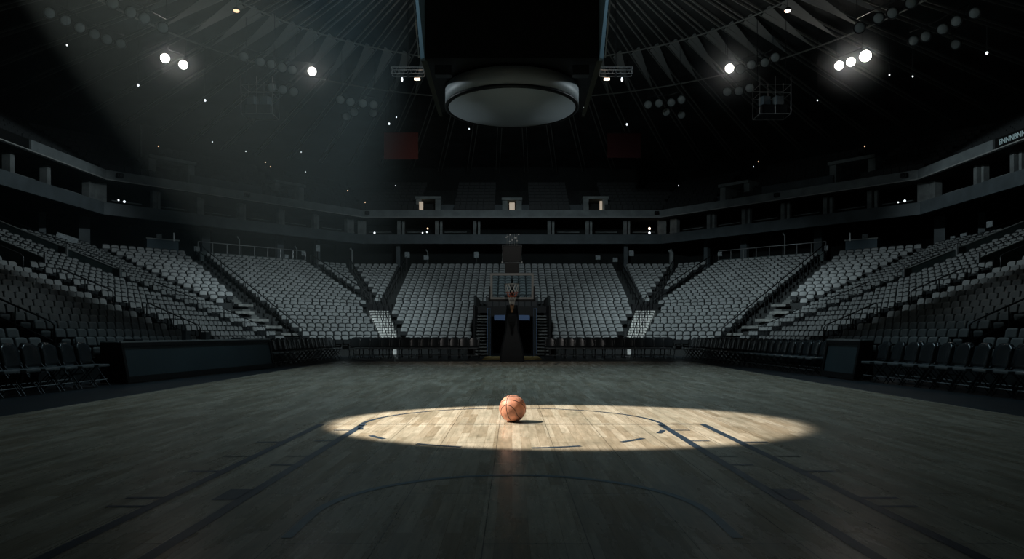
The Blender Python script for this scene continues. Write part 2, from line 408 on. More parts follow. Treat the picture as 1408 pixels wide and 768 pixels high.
# --- all the farther seats as one object
def seat_low():
    m = MB(); back_panel(m, 0.425, 0.60, 0.83, 0.04, 0.07, 3, 2, 0.02, 0, 0.02); n1 = len(m.f)
    back_panel(m, 0.46, 0.60, 0.885, 0.03, 0.08, 3, 1, 0.02, 0.035, 0.03)  # dark rear shell put in as the shade line between rows
    m.box((0, -0.15, 0.47), (0.40, 0.05, 0.22)); m.box((0.255, -0.08, 0.62), (0.03, 0.24, 0.04)); m.box((0.255, 0.02, 0.32), (0.03, 0.05, 0.6)); m.box((0, 0.05, 0.52), (0.46, 0.04, 0.24))  # pan in the dark material too, painting the shaded gap under the pad
    return np.array([tuple(v) for v in m.v])*SS, m.f, n1
def scatter(name, plist, proto, material, label, cat):
    V, Fc, n1 = proto; nv = len(V); allv = []; allf = []
    for j, (x, y, z, hd) in enumerate(plist):
        c, s_ = math.cos(R(hd)), math.sin(R(hd)); P = V.copy()
        jx = random.uniform(-0.012, 0.012); lean = random.uniform(-0.03, 0.03)
        yy = V[:, 1]+lean*(V[:, 2]-0.4)
        P[:, 0] = V[:, 0]*c-yy*s_+x+jx; P[:, 1] = V[:, 0]*s_+yy*c+y; P[:, 2] = V[:, 2]+z
        allv.append(P); allf += [tuple(i+j*nv for i in f) for f in Fc]
    me = bpy.data.meshes.new(name); me.from_pydata(np.concatenate(allv).tolist(), [], allf); me.materials.append(material); me.materials.append(M['seatmetal_shade'])
    me.polygons.foreach_set('material_index', [0 if i < n1 else 1 for i in range(len(Fc))]*len(plist)); me.update()
    o = bpy.data.objects.new(name, me); COL.objects.link(o); tag(o, label, cat, kind='stuff'); return o
rest = [(s[0], s[1], s[2], s[3]) for s in seats if s not in indiv and s[1] > 10]
scatter('distant_stadium_seat', rest, seat_low(), M['seat'], 'hundreds of pale grey seats filling the far lower stands', 'seats')
# --- aisle steps (lighter nosings) on the dark stand
def aisle_steps(name, p0, dirv, k0, k1, width, m, label, side=0.0, half=True):
    """steps along a plan direction starting at plan point p0 for rows k0..k1"""
    mb = MB(); d = Vector((*dirv, 0)).normalized(); per = Vector((-d.y, d.x, 0)); ang = math.atan2(d.y, d.x)-PI/2
    for k in range(k0, k1):
        for h in ((0, 1) if half else (0,)):
            q = k*D+h*D/2; z = Z0+RISE*k+h*RISE/2
            c = Vector((*p0, 0))+d*(q-k0*D+D/4)+per*side
            mb.box((c.x, c.y, z-RISE/4+0.006), (width, D/2+0.02, RISE/2+0.01), ang)
    o = mb.build(name, m); tag(o, label, 'steps'); return o
for sgn, nm in ((-1, 'long table'), (1, 'short panel')):
    for y, which in ((16.8, 'nearest'), (24.85, 'second'), (31.65, 'third')):
        aisle_steps('aisle_stair', (sgn*10.4, y), (sgn, 0), 0, NR, 0.9, M['conc'], f'dark {which} stair aisle up the stand behind the {nm}')
    sd = 'left' if sgn < 0 else 'right'
    t = 5.5; aisle_steps('aisle_stair', (sgn*(6.3+S2*t), 38-S2*t), (sgn, 1), 0, NR, 0.42, M['aisle'], f'pale edged stair aisle climbing the {sd} corner section', side=sgn*-0.3 if sgn > 0 else 0.3)
    lf = empty('corner_stair', (0, 0, 0)); tag(lf, f'pale broken steps at the foot of the {sd} corner aisle', 'stairs')
    for i, (t_, q_, z_, w_) in enumerate(((4.9, 0.9, 0.72, 1.1), (5.2, 1.7, 1.1, 1.0), (5.6, 2.6, 1.45, 0.9), (6.2, 3.2, 1.8, 1.2), (6.4, 4.2, 2.2, 1.0), (5.9, 5.2, 2.6, 0.8))):
        MB().box((sgn*(6.3+S2*(t_+q_)), 38+S2*(q_-t_), z_), (w_, 0.5, 0.13), R(-45*sgn)).build('step', M['midstair'], lf)
    # bright lower flight between end and corner sections
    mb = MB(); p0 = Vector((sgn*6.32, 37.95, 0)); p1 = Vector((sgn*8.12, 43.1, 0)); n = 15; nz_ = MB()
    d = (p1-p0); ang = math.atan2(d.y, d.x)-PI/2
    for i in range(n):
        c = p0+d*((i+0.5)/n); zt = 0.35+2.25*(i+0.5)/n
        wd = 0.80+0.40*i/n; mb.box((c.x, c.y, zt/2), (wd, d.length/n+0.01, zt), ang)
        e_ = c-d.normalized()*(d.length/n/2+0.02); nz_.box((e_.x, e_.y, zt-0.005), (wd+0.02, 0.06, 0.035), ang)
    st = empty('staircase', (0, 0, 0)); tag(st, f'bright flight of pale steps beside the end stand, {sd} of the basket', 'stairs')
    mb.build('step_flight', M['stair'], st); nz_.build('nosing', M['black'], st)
    for off in (-0.36, -0.05, 0.3):
        hr = MB(); pr = Vector((-d.y, d.x, 0)).normalized()*off
        a = p0+pr; b = p1+pr
        hr.tube([a+Vector((0, 0, 0.9)), b+Vector((0, 0, 3.5))], 0.022, 6)
        for i in range(7):
            c = a+(b-a)*(i/6); hr.tube([c+Vector((0, 0, 0.35+2.25*i/6)), c+Vector((0, 0, 0.9+2.6*i/6))], 0.02, 5)
        hr.build('handrail', M['black'], st)
    # dark block wall under the wedge of seats
    bx = MB(); bx.box((sgn*8.35, 43.62, 2.55), (2.0, 0.35, 0.75), 0); bw = bx.build('wall_wedge_'+sd, M['black']); bw['kind'] = 'structure'
# --- handrails along the aisles
def rail_loop(a, b, h=0.85, m='rail', label='', mids=1, r=0.024):
    a = Vector(a); b = Vector(b); mb = MB(); up = Vector((0, 0, h))
    mb.tube([a, a+up*0.93, a+(b-a)*0.04+up, b+(a-b)*0.04+up, b+up*0.93, b], r, 6)
    for i in range(mids): c = a+(b-a)*((i+1)/(mids+1)); mb.tube([c, c+up], r*0.8, 5)
    mb.tube([a+up*0.5, b+up*0.5], r*0.7, 5)
    o = mb.build('aisle_handrail', M[m]); tag(o, label, 'handrail'); return o
def tread(q): return Z0+RISE*math.floor(q/D)
for sgn, nm in ((-1, 'long table'), (1, 'short panel')):
    for y, an in ((25.32, 'second'), (32.1, 'third'), (17.25, 'nearest')):
        for j, (q0, q1) in enumerate(((0.7, 2.6), (3.8, 5.8), (7.0, 9.0))):
            rail_loop((sgn*(10.4+q0), y, tread(q0)), (sgn*(10.4+q1), y, tread(q1)), 0.9, 'rail',
                      f'{["lowest", "middle", "highest"][j]} dark handrail on the {an} stair aisle behind the {nm}')
    sd = 'left' if sgn < 0 else 'right'
    # parapets of the vomitories
    for y, q0, q1, wn in ((27.05, 7.3, 12.9, 'nearer'), (32.05, 7.2, 12.9, 'farther')):
        pe = empty('stand_parapet', (0, 0, 0)); tag(pe, f'{wn} sloping green parapet in the stand behind the {nm}', 'parapet')
        a = Vector((sgn*(10.4+q0), y, tread(q0))); b = Vector((sgn*(10.4+q1), y, tread(q1)))
        pm = MB(); th = Vector((0, 0.06, 0)); up = Vector((0, 0, 0.74))
        pm.add([a-th-Vector((0, 0, .4)), b-th-Vector((0, 0, .4)), b-th+up, a-th+up, a+th-Vector((0, 0, .4)), b+th-Vector((0, 0, .4)), b+th+up, a+th+up],
               [(0, 1, 2, 3), (7, 6, 5, 4), (3, 2, 6, 7), (0, 3, 7, 4), (1, 5, 6, 2), (0, 4, 5, 1)])
        pm.build('panel', M['parapet'], pe)
        MB().bar(a+up, b+up, 0.14, 0.035).build('cap_rail', M['parapetcap'], pe)
        MB().tube([a+up*1.0, a+up*1.3, b+up*1.3], 0.02, 6).build('top_rail', M['rail'], pe)
        for f in (0.0, 0.42): 
            c = a+(b-a)*f; MB().box((c.x, c.y-0.1, c.z+0.40), (0.07, 0.07, 1.1)).build('post', M['railight'], pe)
# --- dark stair trench walls on the three upper aisles of the far corner (side panels of the aisles)
def aisle_rail_line(pts, label):
    mb = MB(); P = [Vector(p) for p in pts]
    mb.tube([p+Vector((0, 0, 0.95)) for p in P], 0.03, 6)
    n = 9
    for i in range(n):
        t = i/(n-1)*(len(P)-1); j = min(int(t), len(P)-2); c = P[j].lerp(P[j+1], t-j); mb.tube([c-Vector((0, 0, 0.2)), c+Vector((0, 0, 0.95))], 0.025, 5)
    mb.tube([p+Vector((0, 0, 0.5)) for p in P], 0.02, 5)
    o = mb.build('aisle_handrail', M['black']); tag(o, label, 'handrail')
for sgn, sd in ((-1, 'left'), (1, 'right')):
    def dg(t, q): return (sgn*(6.3+S2*(t+q)), 38+S2*(q-t), Z0+RISE*q/D)
    aisle_rail_line([dg(5.2, 0.3), dg(5.2, 12.8)], f'black handrail climbing the {sd} corner section')
    aisle_rail_line([dg(-2.25, 5.6), dg(-2.25, 12.8)], f'black handrail between the {sd} wedge and corner sections')
    aisle_rail_line([(sgn*7.75, 43.6, Z0+RISE*5.6/D), (sgn*7.6, 51.0, Z0+RISE*13/D)], f'black handrail on the {sd} edge of the end stand')
    aisle_rail_line([(sgn*(6.3+0.414*5.7), 43.7, 2.65), (sgn*(6.3+0.414*12.8), 50.8, 5.5)], f'black handrail splitting the {sd} wedge of seats')
# --- platform behind the corner section: low wall with rail
for sgn, sd in ((-1, 'left'), (1, 'right')):
    def dg2(t, q, z): return Vector((sgn*(6.3+S2*(t+q)), 38+S2*(q-t), z))
    pe = empty('platform_barrier', (0, 0, 0)); tag(pe, f'low grey wall and rail above the {sd} corner section', 'wall')
    a = dg2(-2.0, 13.1, ZC); b = dg2(5.2, 13.1, ZC)
    MB().bar(a+Vector((0, 0, 0.25)), b+Vector((0, 0, 0.25)), 0.12, 0.7).build('panel', M['parapet'], pe)
    tr = MB(); tr.tube([a+Vector((0, 0, 1.2)), b+Vector((0, 0, 1.2))], 0.03, 6)
    for i in range(9): c = a.lerp(b, i/8); tr.tube([c+Vector((0, 0, 0.5)), c+Vector((0, 0, 1.2))], 0.02, 5)
    tr.build('top_rail', M['railight'], pe)
    # press desk box beside the doorway
    be = empty('camera_platform', (0, 0, 0)); tag(be, f'blue grey boxed platform at the back of the {sd} stand', 'platform')
    c0 = at(221 if sgn < 0 else 1187, 333, 43.0)
    MB().box((c0.x, c0.y, 6.1), (1.75, 1.0, 1.25), R(-40*sgn)).build('box_panel', mat('platform_panel', (0.10, 0.16, 0.20), 0.6), be)
    MB().box((c0.x, c0.y, 6.76), (1.85, 1.1, 0.06), R(-40*sgn)).build('table_top', M['parapetcap'], be)
    MB().box((c0.x+0.1*sgn, c0.y, 7.0), (0.3, 0.08, 0.24), R(-40*sgn)).build('monitor', M['sign'], be)
    MB().box((c0.x-0.8*sgn, c0.y, 6.95), (0.08, 0.08, 0.5), R(-40*sgn)).build('post', M['railight'], be)
# ------------------------------------------------------------------ tunnel in the end stand
tw = MB()
for s in (-1, 1):
    tw.box((s*1.16, 38.6, 1.2), (0.12, 5.4, 2.4)); tw.box((s*1.98, 40.6, 1.6), (0.1, 5.4, 3.1))
tw.box((0, 44.0, 1.4), (4.2, 0.2, 2.9)); tw.box((0, 40.6, 2.62), (2.4, 6.0, 0.14))
struct(tw.build('wall_tunnel', M['wall']), 'dark lining walls of the tunnel mouth')
tn = empty('tunnel_portal', (0, 36.0, 0)); tag(tn, 'blue framed tunnel mouth behind the basket', 'portal')
for s in (-1, 1):
    MB().box((s*1.17, 0, 1.2), (0.16, 0.18, 2.42)).build('side_post', M['bluepad'], tn)
    MB().box((s*0.62, -0.02, 1.93), (0.56, 0.06, 0.26)).build('lintel_sign', M['bluelit'], tn)
MB().box((0, 0.05, 2.25), (2.5, 0.12, 0.5)).build('lintel', M['black'], tn)
tr = MB(); tr.tube([(-1.3, 0, 3.05), (1.3, 0, 3.05)], 0.03, 6)
for i in range(9): tr.tube([(-1.3+2.6*i/8, 0, 2.45), (-1.3+2.6*i/8, 0, 3.05)], 0.02, 5)
tr.box((0, 0.12, 2.72), (2.5, 0.05, 0.45)); tr.build('balustrade', M['rail'], tn)
struct(MB().box((0, 33.0, 0.0), (2.6, 4.0, 0.01)).build('trim_1', M['yellow']), 'yellow painted strip of floor at the tunnel mouth')
for s, sd in ((-1, 'left'), (1, 'right')):
    sm = MB()
    for i in range(13): sm.box((s*(1.55), 35.9+i*0.22, 0.09+0.165*i), (0.66, 0.24, 0.05))
    for i in range(13): sm.box((s*(1.55), 36.02+i*0.22, 0.0+0.165*i), (0.66, 0.02, 0.15))
    se = empty('tunnel_stair', (0, 0, 0)); tag(se, f'narrow grey steps just {sd} of the tunnel mouth', 'stairs')
    sm.build('step_flight', M['aisle'], se)
    MB().box((s*1.9, 37.0, 1.3), (0.1, 2.8, 2.5)).build('side_wall', M['black'], se)
    MB().box((s*1.58, 38.75, 2.42), (0.78, 0.1, 0.34)).build('end_panel', M['black'], se)
# ------------------------------------------------------------------ basket
bk = empty('basketball_hoop', (0, 28.4, 0)); tag(bk, 'glass backboard hoop on a black padded stanchion at the far end', 'basketball hoop')
YB = -0.4   # local y of the board plane
s_ = 28.0/F
def bz(py): return H-(py-HY)*s_
bw_, zt, zb = 1.70, bz(375.5), bz(411.5)
fr = MB(); zc = (zt+zb)/2; t = 0.085
for z in (zt-t/2, zb+t/2): fr.box((0, YB, z), (bw_, 0.06, t))
for s in (-1, 1): fr.box((s*(bw_/2-t/2), YB, zc), (t, 0.058, zt-zb-2*t))
fr.build('board_frame', M['boardframe'], bk)
MB().box((0, YB, zc), (bw_-2*t, 0.02, zt-zb-2*t)).build('board_glass', M['bglass'], bk)
pd = MB(); pd.box((0, YB, zb-0.03), (bw_+0.1, 0.1, 0.09))
for s in (-1, 1): pd.box((s*(bw_/2+0.02), YB, zb+0.24), (0.05, 0.1, 0.56))
pd.build('edge_padding', M['black'], bk, bevel=0.01)
zr = bz(391.5); rr = 0.27; ry = YB-0.16-rr
MB().tube([(rr*math.cos(2*PI*i/28), ry+rr*math.sin(2*PI*i/28), zr) for i in range(28)], 0.011, 6, closed=True).build('rim', M['rim'], bk)
MB().box((0, YB-0.1, zr-0.02), (0.16, 0.16, 0.06)).build('rim_bracket', M['black'], bk)
def netseg(zs, rs, nc=12):
    m = MB(); prev = None
    for li in range(len(zs)-1):
        for i in range(nc):
            a = 2*PI*(i+0.5*(li % 2))/nc
            for dd in (-0.5, 0.5):
                b = a+2*PI*dd/nc
                m.tube([(rs[li]*math.cos(a), ry+rs[li]*math.sin(a), zs[li]), (rs[li+1]*math.cos(b), ry+rs[li+1]*math.sin(b), zs[li+1])], 0.0065, 4, caps=False)
    return m
netseg([zr, bz(397), bz(402)], [rr, 0.255, 0.23]).build('net', M['cord'], bk)
netseg([bz(402), bz(405), bz(409)], [0.23, 0.20, 0.15]).build('net_red_band', M['redcord'], bk)
netseg([bz(409), bz(413.5), bz(419)], [0.15, 0.115, 0.085]).build('net_lower', M['cord'], bk)
netseg([bz(419), bz(425), bz(430)], [0.07, 0.05, 0.04], 8).build('net_tail', M['tancord'], bk)
# padded stanchion: narrow neck flaring to a wide base
prof = [(0.0, 0.49), (0.25, 0.485), (0.5, 0.45), (0.8, 0.39), (1.1, 0.31), (1.4, 0.265), (1.9, 0.25), (2.28, 0.22)]
pm = MB(); V = []; Fs = []
for (z, hw) in prof:
    y0, y1 = 0.25-hw*0.3, 0.75+0.9*(1-z/2.4)
    V += [(-hw, y0+0.06, z), (-hw+0.06, y0, z), (hw-0.06, y0, z), (hw, y0+0.06, z), (hw, y1, z), (-hw, y1, z)]
for i in range(len(prof)-1):
    for j in range(6): Fs.append((i*6+j, i*6+(j+1) % 6, (i+1)*6+(j+1) % 6, (i+1)*6+j))
Fs.append(tuple(range(6))[::-1]); Fs.append(tuple(len(V)-6+j for j in range(6)))
pm.add(V, Fs); pm.build('padded_base', M['pad'], bk, bevel=0.01)
am = MB(); am.bar((0, 0.7, 2.2), (0, YB+0.1, zb+0.3), 0.16, 0.2); am.bar((-0.3, 0.1, zb+0.1), (0.3, 0.1, zb+0.1), 0.1, 0.1)
am.bar((0, 0.75, 2.1), (0, YB+0.1, zt-0.25), 0.07, 0.07); am.build('support_arm', M['pad'], bk)
# shot clock above the board
sc = empty('shot_clock', (0, 28.3, 0)); tag(sc, 'thin framed shot clock standing above the backboard', 'clock')
z1, z0 = bz(335.5), bz(359.5); f_ = MB(); hw = 0.385
f_.tube([(-hw, 0, z0), (-hw, 0, z1), (hw, 0, z1), (hw, 0, z0)], 0.014, 6, closed=True); f_.build('frame', M['sign'], sc)
MB().box((0, 0.06, (z0+z1)/2), (0.7, 0.05, z1-z0-0.06)).build('face', M['black'], sc)
MB().box((0, 0.05, (z0+zt)/2-0.02), (0.56, 0.14, z0-zt+0.04)).build('mounting_block', M['black'], sc)
cl = MB(); random.seed(3)
for i in range(9): cl.box((-0.22+0.06*i+random.uniform(-.03, .03), 0, z1+0.12+random.uniform(0, .35)), (0.05, 0.04, 0.035))
for i in range(5): cl.tube([(-0.2+0.1*i, 0, z1-0.02), (-0.2+0.1*i, 0, z1+0.45)], 0.008, 4)
cl.build('sensor_bracket', M['railight'], sc)
for s in (-1, 1): MB().box((s*0.385, 0, z0), (0.06, 0.05, 0.06)).build('clamp', M['railight'], sc)
# ------------------------------------------------------------------ courtside chairs
def make_chair():
    r = empty('courtside_chair', (0, 0, 0))
    b = MB(); back_panel(b, 0.46, 0.50, 0.96, 0.06, 0.10, 8, 6, 0.03, 0.20, 0.10); b.build('backrest', M['vinyl'], r)
    MB().box((0, 0, 0.45), (0.44, 0.42, 0.06)).build('seat', M['chairseat_lit'], r, bevel=0.02)
    for s in (-1, 1):
        l = MB(); l.tube([(s*0.23, -0.20, 0.0), (s*0.23, 0.10, 0.42), (s*0.22, 0.24, 0.62)], 0.012, 5); l.tube([(s*0.23, 0.24, 0), (s*0.23, -0.14, 0.43)], 0.012, 5)
        l.build('leg', M['rail'], r)
    l = MB(); l.tube([(-0.23, -0.14, 0.14), (0.23, -0.14, 0.14)], 0.01, 5); l.build('stretcher', M['railight'], r)
    return r
ch0 = make_chair(); ch_used = [False]
def place_chair(x, y, hd, label, group):
    o = ch0 if not ch_used[0] else copy_tree(ch0); ch_used[0] = True
    o.location = (x, y, 0.0); o.rotation_euler = (0, 0, R(hd+random.uniform(-3, 3))); tag(o, label, 'chair', group)
def nth(i):
    small = ['first', 'second', 'third', 'fourth', 'fifth', 'sixth', 'seventh', 'eighth', 'ninth', 'tenth', 'eleventh', 'twelfth', 'thirteenth', 'fourteenth', 'fifteenth', 'sixteenth', 'seventeenth', 'eighteenth', 'nineteenth', 'twentieth']
    if i < 20: return small[i]
    if i < 30: return 'twenty-'+small[i-20] if i > 20 else 'twenty-first'
    return str(i+1)
def chair_row(x0, y0, x1, y1, hd, rowname, where, start, group):
    L = math.hypot(x1-x0, y1-y0); n = int(L/0.53)+1
    for i in range(n):
        t = i*0.53/L; place_chair(x0+(x1-x0)*t, y0+(y1-y0)*t, hd, f'black courtside chair, {nth(i)} from {start}, {rowname}, {where}', group)
for row, dx in (('front row', 0), ('rear row', 0.85)):
    chair_row(-9.15-dx*0.9, 15.9, -9.3-dx*0.9, 12.6, -90+180, row, 'on the side of the long table, nearer', 'the table', 'black chairs nearer than the long table') if False else None
def add_rows(x, ya, yb, hd, where, start, group):
    for row, dx in (('front row', 0), ('rear row', 0.80)):
        chair_row(x[0]+math.copysign(dx, x[0]), ya, x[1]+math.copysign(dx, x[1]), yb, hd, row, where, start, group)
add_rows((-9.15, -9.35), 15.6, 12.2, 90, 'near side of the long table', 'the table', 'chairs on the near side of the long table')
add_rows((-8.35, -8.0), 24.6, 33.0, 90, 'far side of the long table', 'the table', 'chairs on the far side of the long table')
add_rows((8.75, 9.2), 17.2, 12.0, -90, 'near side of the short panel', 'the panel', 'chairs on the near side of the short panel')
add_rows((8.45, 8.0), 19.8, 33.0, -90, 'far side of the short panel', 'the panel', 'chairs on the far side of the short panel')
for s, nm in ((-1, 'left'), (1, 'right')):
    for row, y in (('front row', 32.3), ('rear row', 33.15)):
        for i in range(13): place_chair(s*(1.75+0.45*i), y, 0, f'black baseline chair, {nth(i)} from the tunnel, {row}, {nm} of the basket', f'baseline chairs {nm} of the basket')
# low fence lines behind the baseline chairs
for s, nm in ((-1, 'left'), (1, 'right')):
    m = MB(); m.tube([(s*1.6, 33.7, 0.5), (s*7.4, 33.7, 0.5)], 0.02, 5)
    for i in range(9): m.tube([(s*(1.6+5.8*i/8), 33.7, 0), (s*(1.6+5.8*i/8), 33.7, 0.5)], 0.015, 5)
    m.tube([(s*1.6, 33.7, 0.12), (s*7.4, 33.7, 0.12)], 0.015, 5)
    tag(m.build('baseline_barrier', M['railight']), f'thin metal barrier behind the baseline chairs, {nm} of the basket', 'barrier')
# ------------------------------------------------------------------ tables / LED panels
def led_table(a, b, h, depth, label, name):
    a = Vector(a); b = Vector(b); d = (b-a); L = d.length; e = empty(name, a, math.atan2(d.y, d.x))
    tag(e, label, 'table' if 'table' in name else 'panel')
    # local x along the front, local y*sgn away from the court; the front leans back
    sgn = 1 if a.x < 0 else -1; th = R(-11)*sgn; lean = 0.19*sgn
    MB().box((L/2, 0, h/2+0.02), (L-0.14, 0.05, h-0.20)).build('front_panel', M['board'], e).rotation_euler = (th, 0, 0)
    f_ = MB(); f_.box((L/2, -sgn*0.02, h-0.05), (L, 0.08, 0.09)); f_.box((L/2, -sgn*0.02, 0.07), (L, 0.08, 0.14))
    for x in (0.04, L-0.04): f_.box((x, -sgn*0.02, h/2), (0.09, 0.08, h-0.1))
    f_.build('front_frame', M['black'], e).rotation_euler = (th, 0, 0)
    MB().box((L/2, lean+sgn*(depth-0.19)/2, h+0.005), (L+0.02, depth-0.19, 0.03)).build('table_top', mat('table_top', (0.42, 0.46, 0.48), 0.3), e)
    MB().box((L/2, lean-sgn*0.04, h+0.005), (L, 0.05, 0.035)).build('edge_highlight', M['railight'], e)  # pale strip added to stand for the highlight along the top edge
    for x in (0.03, L-0.03):
        q = MB(); V = [(x+dx, y, z) for dx in (-0.03, 0.03) for y, z in ((0, 0.0), (sgn*depth, 0.0), (sgn*depth, h-0.01), (lean, h-0.01))]
        q.add(V, [(0, 1, 2, 3), (7, 6, 5, 4), (0, 4, 5, 1), (1, 5, 6, 2), (2, 6, 7, 3), (3, 7, 4, 0)]); q.build('end_panel', M['black'], e)
    return e
led_table((-8.93, 16.45, 0), (-8.02, 23.9, 0), 0.95, 0.65, 'long low scorers table with dark front panel along the court', 'scorers_table')
led_table((8.50, 17.6, 0), (8.46, 19.4, 0), 0.98, 0.45, 'short dark freestanding panel among the courtside chairs', 'display_panel')
# small items on the long table
for k, (t, sz, cat) in enumerate(((0.12, (0.35, 0.3, 0.04), 'closed dark laptop lying near the near end of the long table'), (0.42, (0.3, 0.12, 0.26), 'small dark monitor standing midway on the long table'), (0.55, (0.3, 0.14, 0.22), 'squat dark speaker on the far half of the long table'), (0.80, (0.5, 0.3, 0.05), 'flat dark case near the far end of the long table'))):
    p = Vector((-8.93, 16.45, 0)).lerp(Vector((-8.02, 23.9, 0)), t)
    o = MB().box((0, 0, sz[2]/2), (sz[1], sz[0], sz[2])).build(['laptop', 'desk_monitor', 'desk_speaker', 'equipment_case'][k], M['rail'], loc=(p.x-0.42, p.y, 0.972), bevel=0.01)
    tag(o, cat, ['laptop', 'monitor', 'speaker', 'case'][k])
# ------------------------------------------------------------------ suite level
struct(prism(UP, 0, 0.25, 7.95, 8.66, 3.0).build('trim_2', M['fascia2']), 'lower blue grey balcony fascia round the arena')
struct(prism(UP, 0.25, 5.0, 8.2, 8.35, 3.0).build('floor_suite', M['wall']), 'suite level floor slab')
struct(prism(UP, 3.4, 3.6, 8.2, 10.0, 3.0).build('wall_suite', M['wall']), 'dark back wall of the suites')
struct(prism(UP, -0.15, 5.0, 9.86, 9.98, 3.0).build('ceiling_suite', M['wall']), 'underside slab over the suites')
YC = 34.4
f2 = prism(UP, -0.15, 0.05, 9.98, 10.50, YC); struct(f2.build('trim_3', M['fascia']), 'upper grey balcony fascia round the arena')
struct(prism(UP, -0.19, -0.10, 9.93, 9.985, 3.0).build('trim_4', M['lip']), 'pale metal lip under the upper fascia')
for s, nm in ((-1, 'left'), (1, 'right')):
    o = MB().box((s*23.36, 18.7, 10.24), (0.14, 31.2, 0.5)).build('ribbon_display', M['screen']); tag(o, f'black ribbon display along the {nm} side of the upper balcony', 'display')
mb = MB()
def ppx(px, q, lines=UP):
    """plan point on the contour q seen at column px"""
    a = abs(px-CX)/F; s = 1 if px > CX else -1
    best = None
    v1 = inter(lines[0], lines[1], q); v2 = inter(lines[1], lines[2], q)
    if a <= v1[0]/v1[1]: Y = lines[0][1]+q; p = (a*Y, Y, 0)
    elif a <= v2[0]/v2[1]:
        (nx, ny), c = lines[1]; Y = (c+q)/(nx*a+ny); p = (a*Y, Y, math.atan2(-nx, ny))
    else: X = lines[2][1]+q; p = (X, X/a, -PI/2)
    return s*p[0], p[1], s*p[2]
colpx = [653, 601, 549, 498, 480, 432, 384, 330, 272, 211, 137, 122, 62, 11]
for sgn in (-1, 1):
    for j, px in enumerate(colpx):
        xx = px if sgn < 0 else 1408-px
        X, Y, rz = ppx(xx, 0.9)
        big = px in (498, 480, 137, 122)
        c = empty('suite_column', (X, Y, 8.35), rz)
        tag(c, f'grey suite column, {nth(j)} from the middle going {"left" if sgn < 0 else "right"}', 'column', 'columns of the suite balcony')
        MB().box((0, 0, 0.755), (0.62 if big else 0.26, 0.4, 1.51)).build('shaft', M['column'], c)
        if not big: MB().box((0.32, 0.12, 0.755), (0.18, 0.3, 1.51)).build('pilaster', M['column'], c)
        # drink rail to the next column
        if j < 13:
            o = MB().box((1.5*sgn, 0.2, 0.62), (1.7, 0.25, 0.05)).build('drink_rail', M['column'], c); o['label'] = 'pale drink rail'
# glints of glasses and lamps along the balcony edge, built as glowing bulbs
random.seed(11)
def glow(px, py, q, kind, r, label, cat='lamp', name='edge_glint', grp=None, zoff=0):
    X, Y, rz = ppx(px, q); z = H-(py-HY)*Y/F
    m = MB(); m.lathe([(r*0.6, -r), (r, -r*0.4), (r, r*0.4), (r*0.6, r)], 10)
    e = empty(name, (X, Y, z)); m.build('bulb', M[kind], e)
    MB().tube([(0, 0.02, -r), (0, 0.25, -r-0.05)], 0.02, 5).build('bracket', M['black'], e)
    tag(e, label, cat, grp)
for i, (px, py, k, r) in enumerate(((515, 320, 'bulbw', .07), (581, 320, 'bulbw', .05), (587, 319, 'bulbw', .05), (588, 314, 'bulbo', .06), (893, 314, 'hot', .08), (893, 320, 'bulbw', .08),
        (163, 275, 'bulbw', .045), (171, 277, 'bulbw', .06), (1244, 276, 'bulbw', .06), (1235, 278, 'bulbw', .04))):
    glow(px, py, 0.12, k, r, f'tiny {"warm" if k in ("bulbo","hot") else "white"} glowing glint on the suite balcony edge, {"left" if px < 704 else "right"} half, {nth(i)}', grp='tiny glowing glints on the balcony edge')
# ------------------------------------------------------------------ upper tier
mb = MB(); UQ, UR, UN = 0.72, 0.40, 8
for k in range(UN):
    a = contour(UP, 0.5+k*UQ, 3.0); b = contour(UP, 0.5+(k+1)*UQ, 3.0); zt = 10.3+UR*k
    for i in range(5):
        mb.add([(*a[i], zt-UR), (*a[i+1], zt-UR), (*a[i+1], zt), (*a[i], zt)], [(0, 1, 2, 3)])
        mb.add([(*a[i], zt), (*a[i+1], zt), (*b[i+1], zt), (*b[i], zt)], [(0, 1, 2, 3)])
struct(mb.build('floor_upper_stand', M['conc']), 'dark stepped concrete of the upper tier')
struct(prism(UP, 0.5+UN*UQ, 0.9+UN*UQ, 9.0, 17.5, 3.0).build('wall_upper', M['wall']), 'dark outer wall behind the upper tier')
ups = []
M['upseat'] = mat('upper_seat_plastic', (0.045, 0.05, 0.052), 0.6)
for sgn in (-1, 1):
    for k in range(UN):
        q = 0.5+k*UQ+0.5; z = 10.3+UR*k; v1 = inter(UP[0], UP[1], q); v2 = inter(UP[1], UP[2], q)
        n = int(v1[0]/W)
        for i in range(n): 
            x = (i+0.5)*W
            if abs(x-6.0) > 1.3 and x > 1.2: ups.append((sgn*x, 54.3+q, z, 0))
        d = Vector(v2)-Vector(v1); L = d.length; d.normalize(); hd = math.degrees(math.atan2(UP[1][0][0], UP[1][0][1]))
        for i in range(int(L/W)):
            t = (i+0.5)*W
            if abs(t-L*0.72) < 1.3 or abs(t-L*0.3) < 1.2: continue
            p = Vector(v1)+d*t; ups.append((sgn*p.x, p.y, z, sgn*-hd))
        for i in range(int((v2[1]-22)/W)): ups.append((sgn*(23.4+q), v2[1]-(i+0.7)*W, z, sgn*-90))
m_ = MB(); back_panel(m_, 0.455, 0.40, 0.86, 0.04, 0.10, 1, 1, 0.0, 0, 0.0); m_.box((0, -0.1, 0.58), (0.42, 0.05, 0.34))
scatter('upper_stadium_seat', ups, (np.array([tuple(v) for v in m_.v]), m_.f, len(m_.f)), M['upseat'], 'rows of dark seats in the unlit upper tier', 'seats')
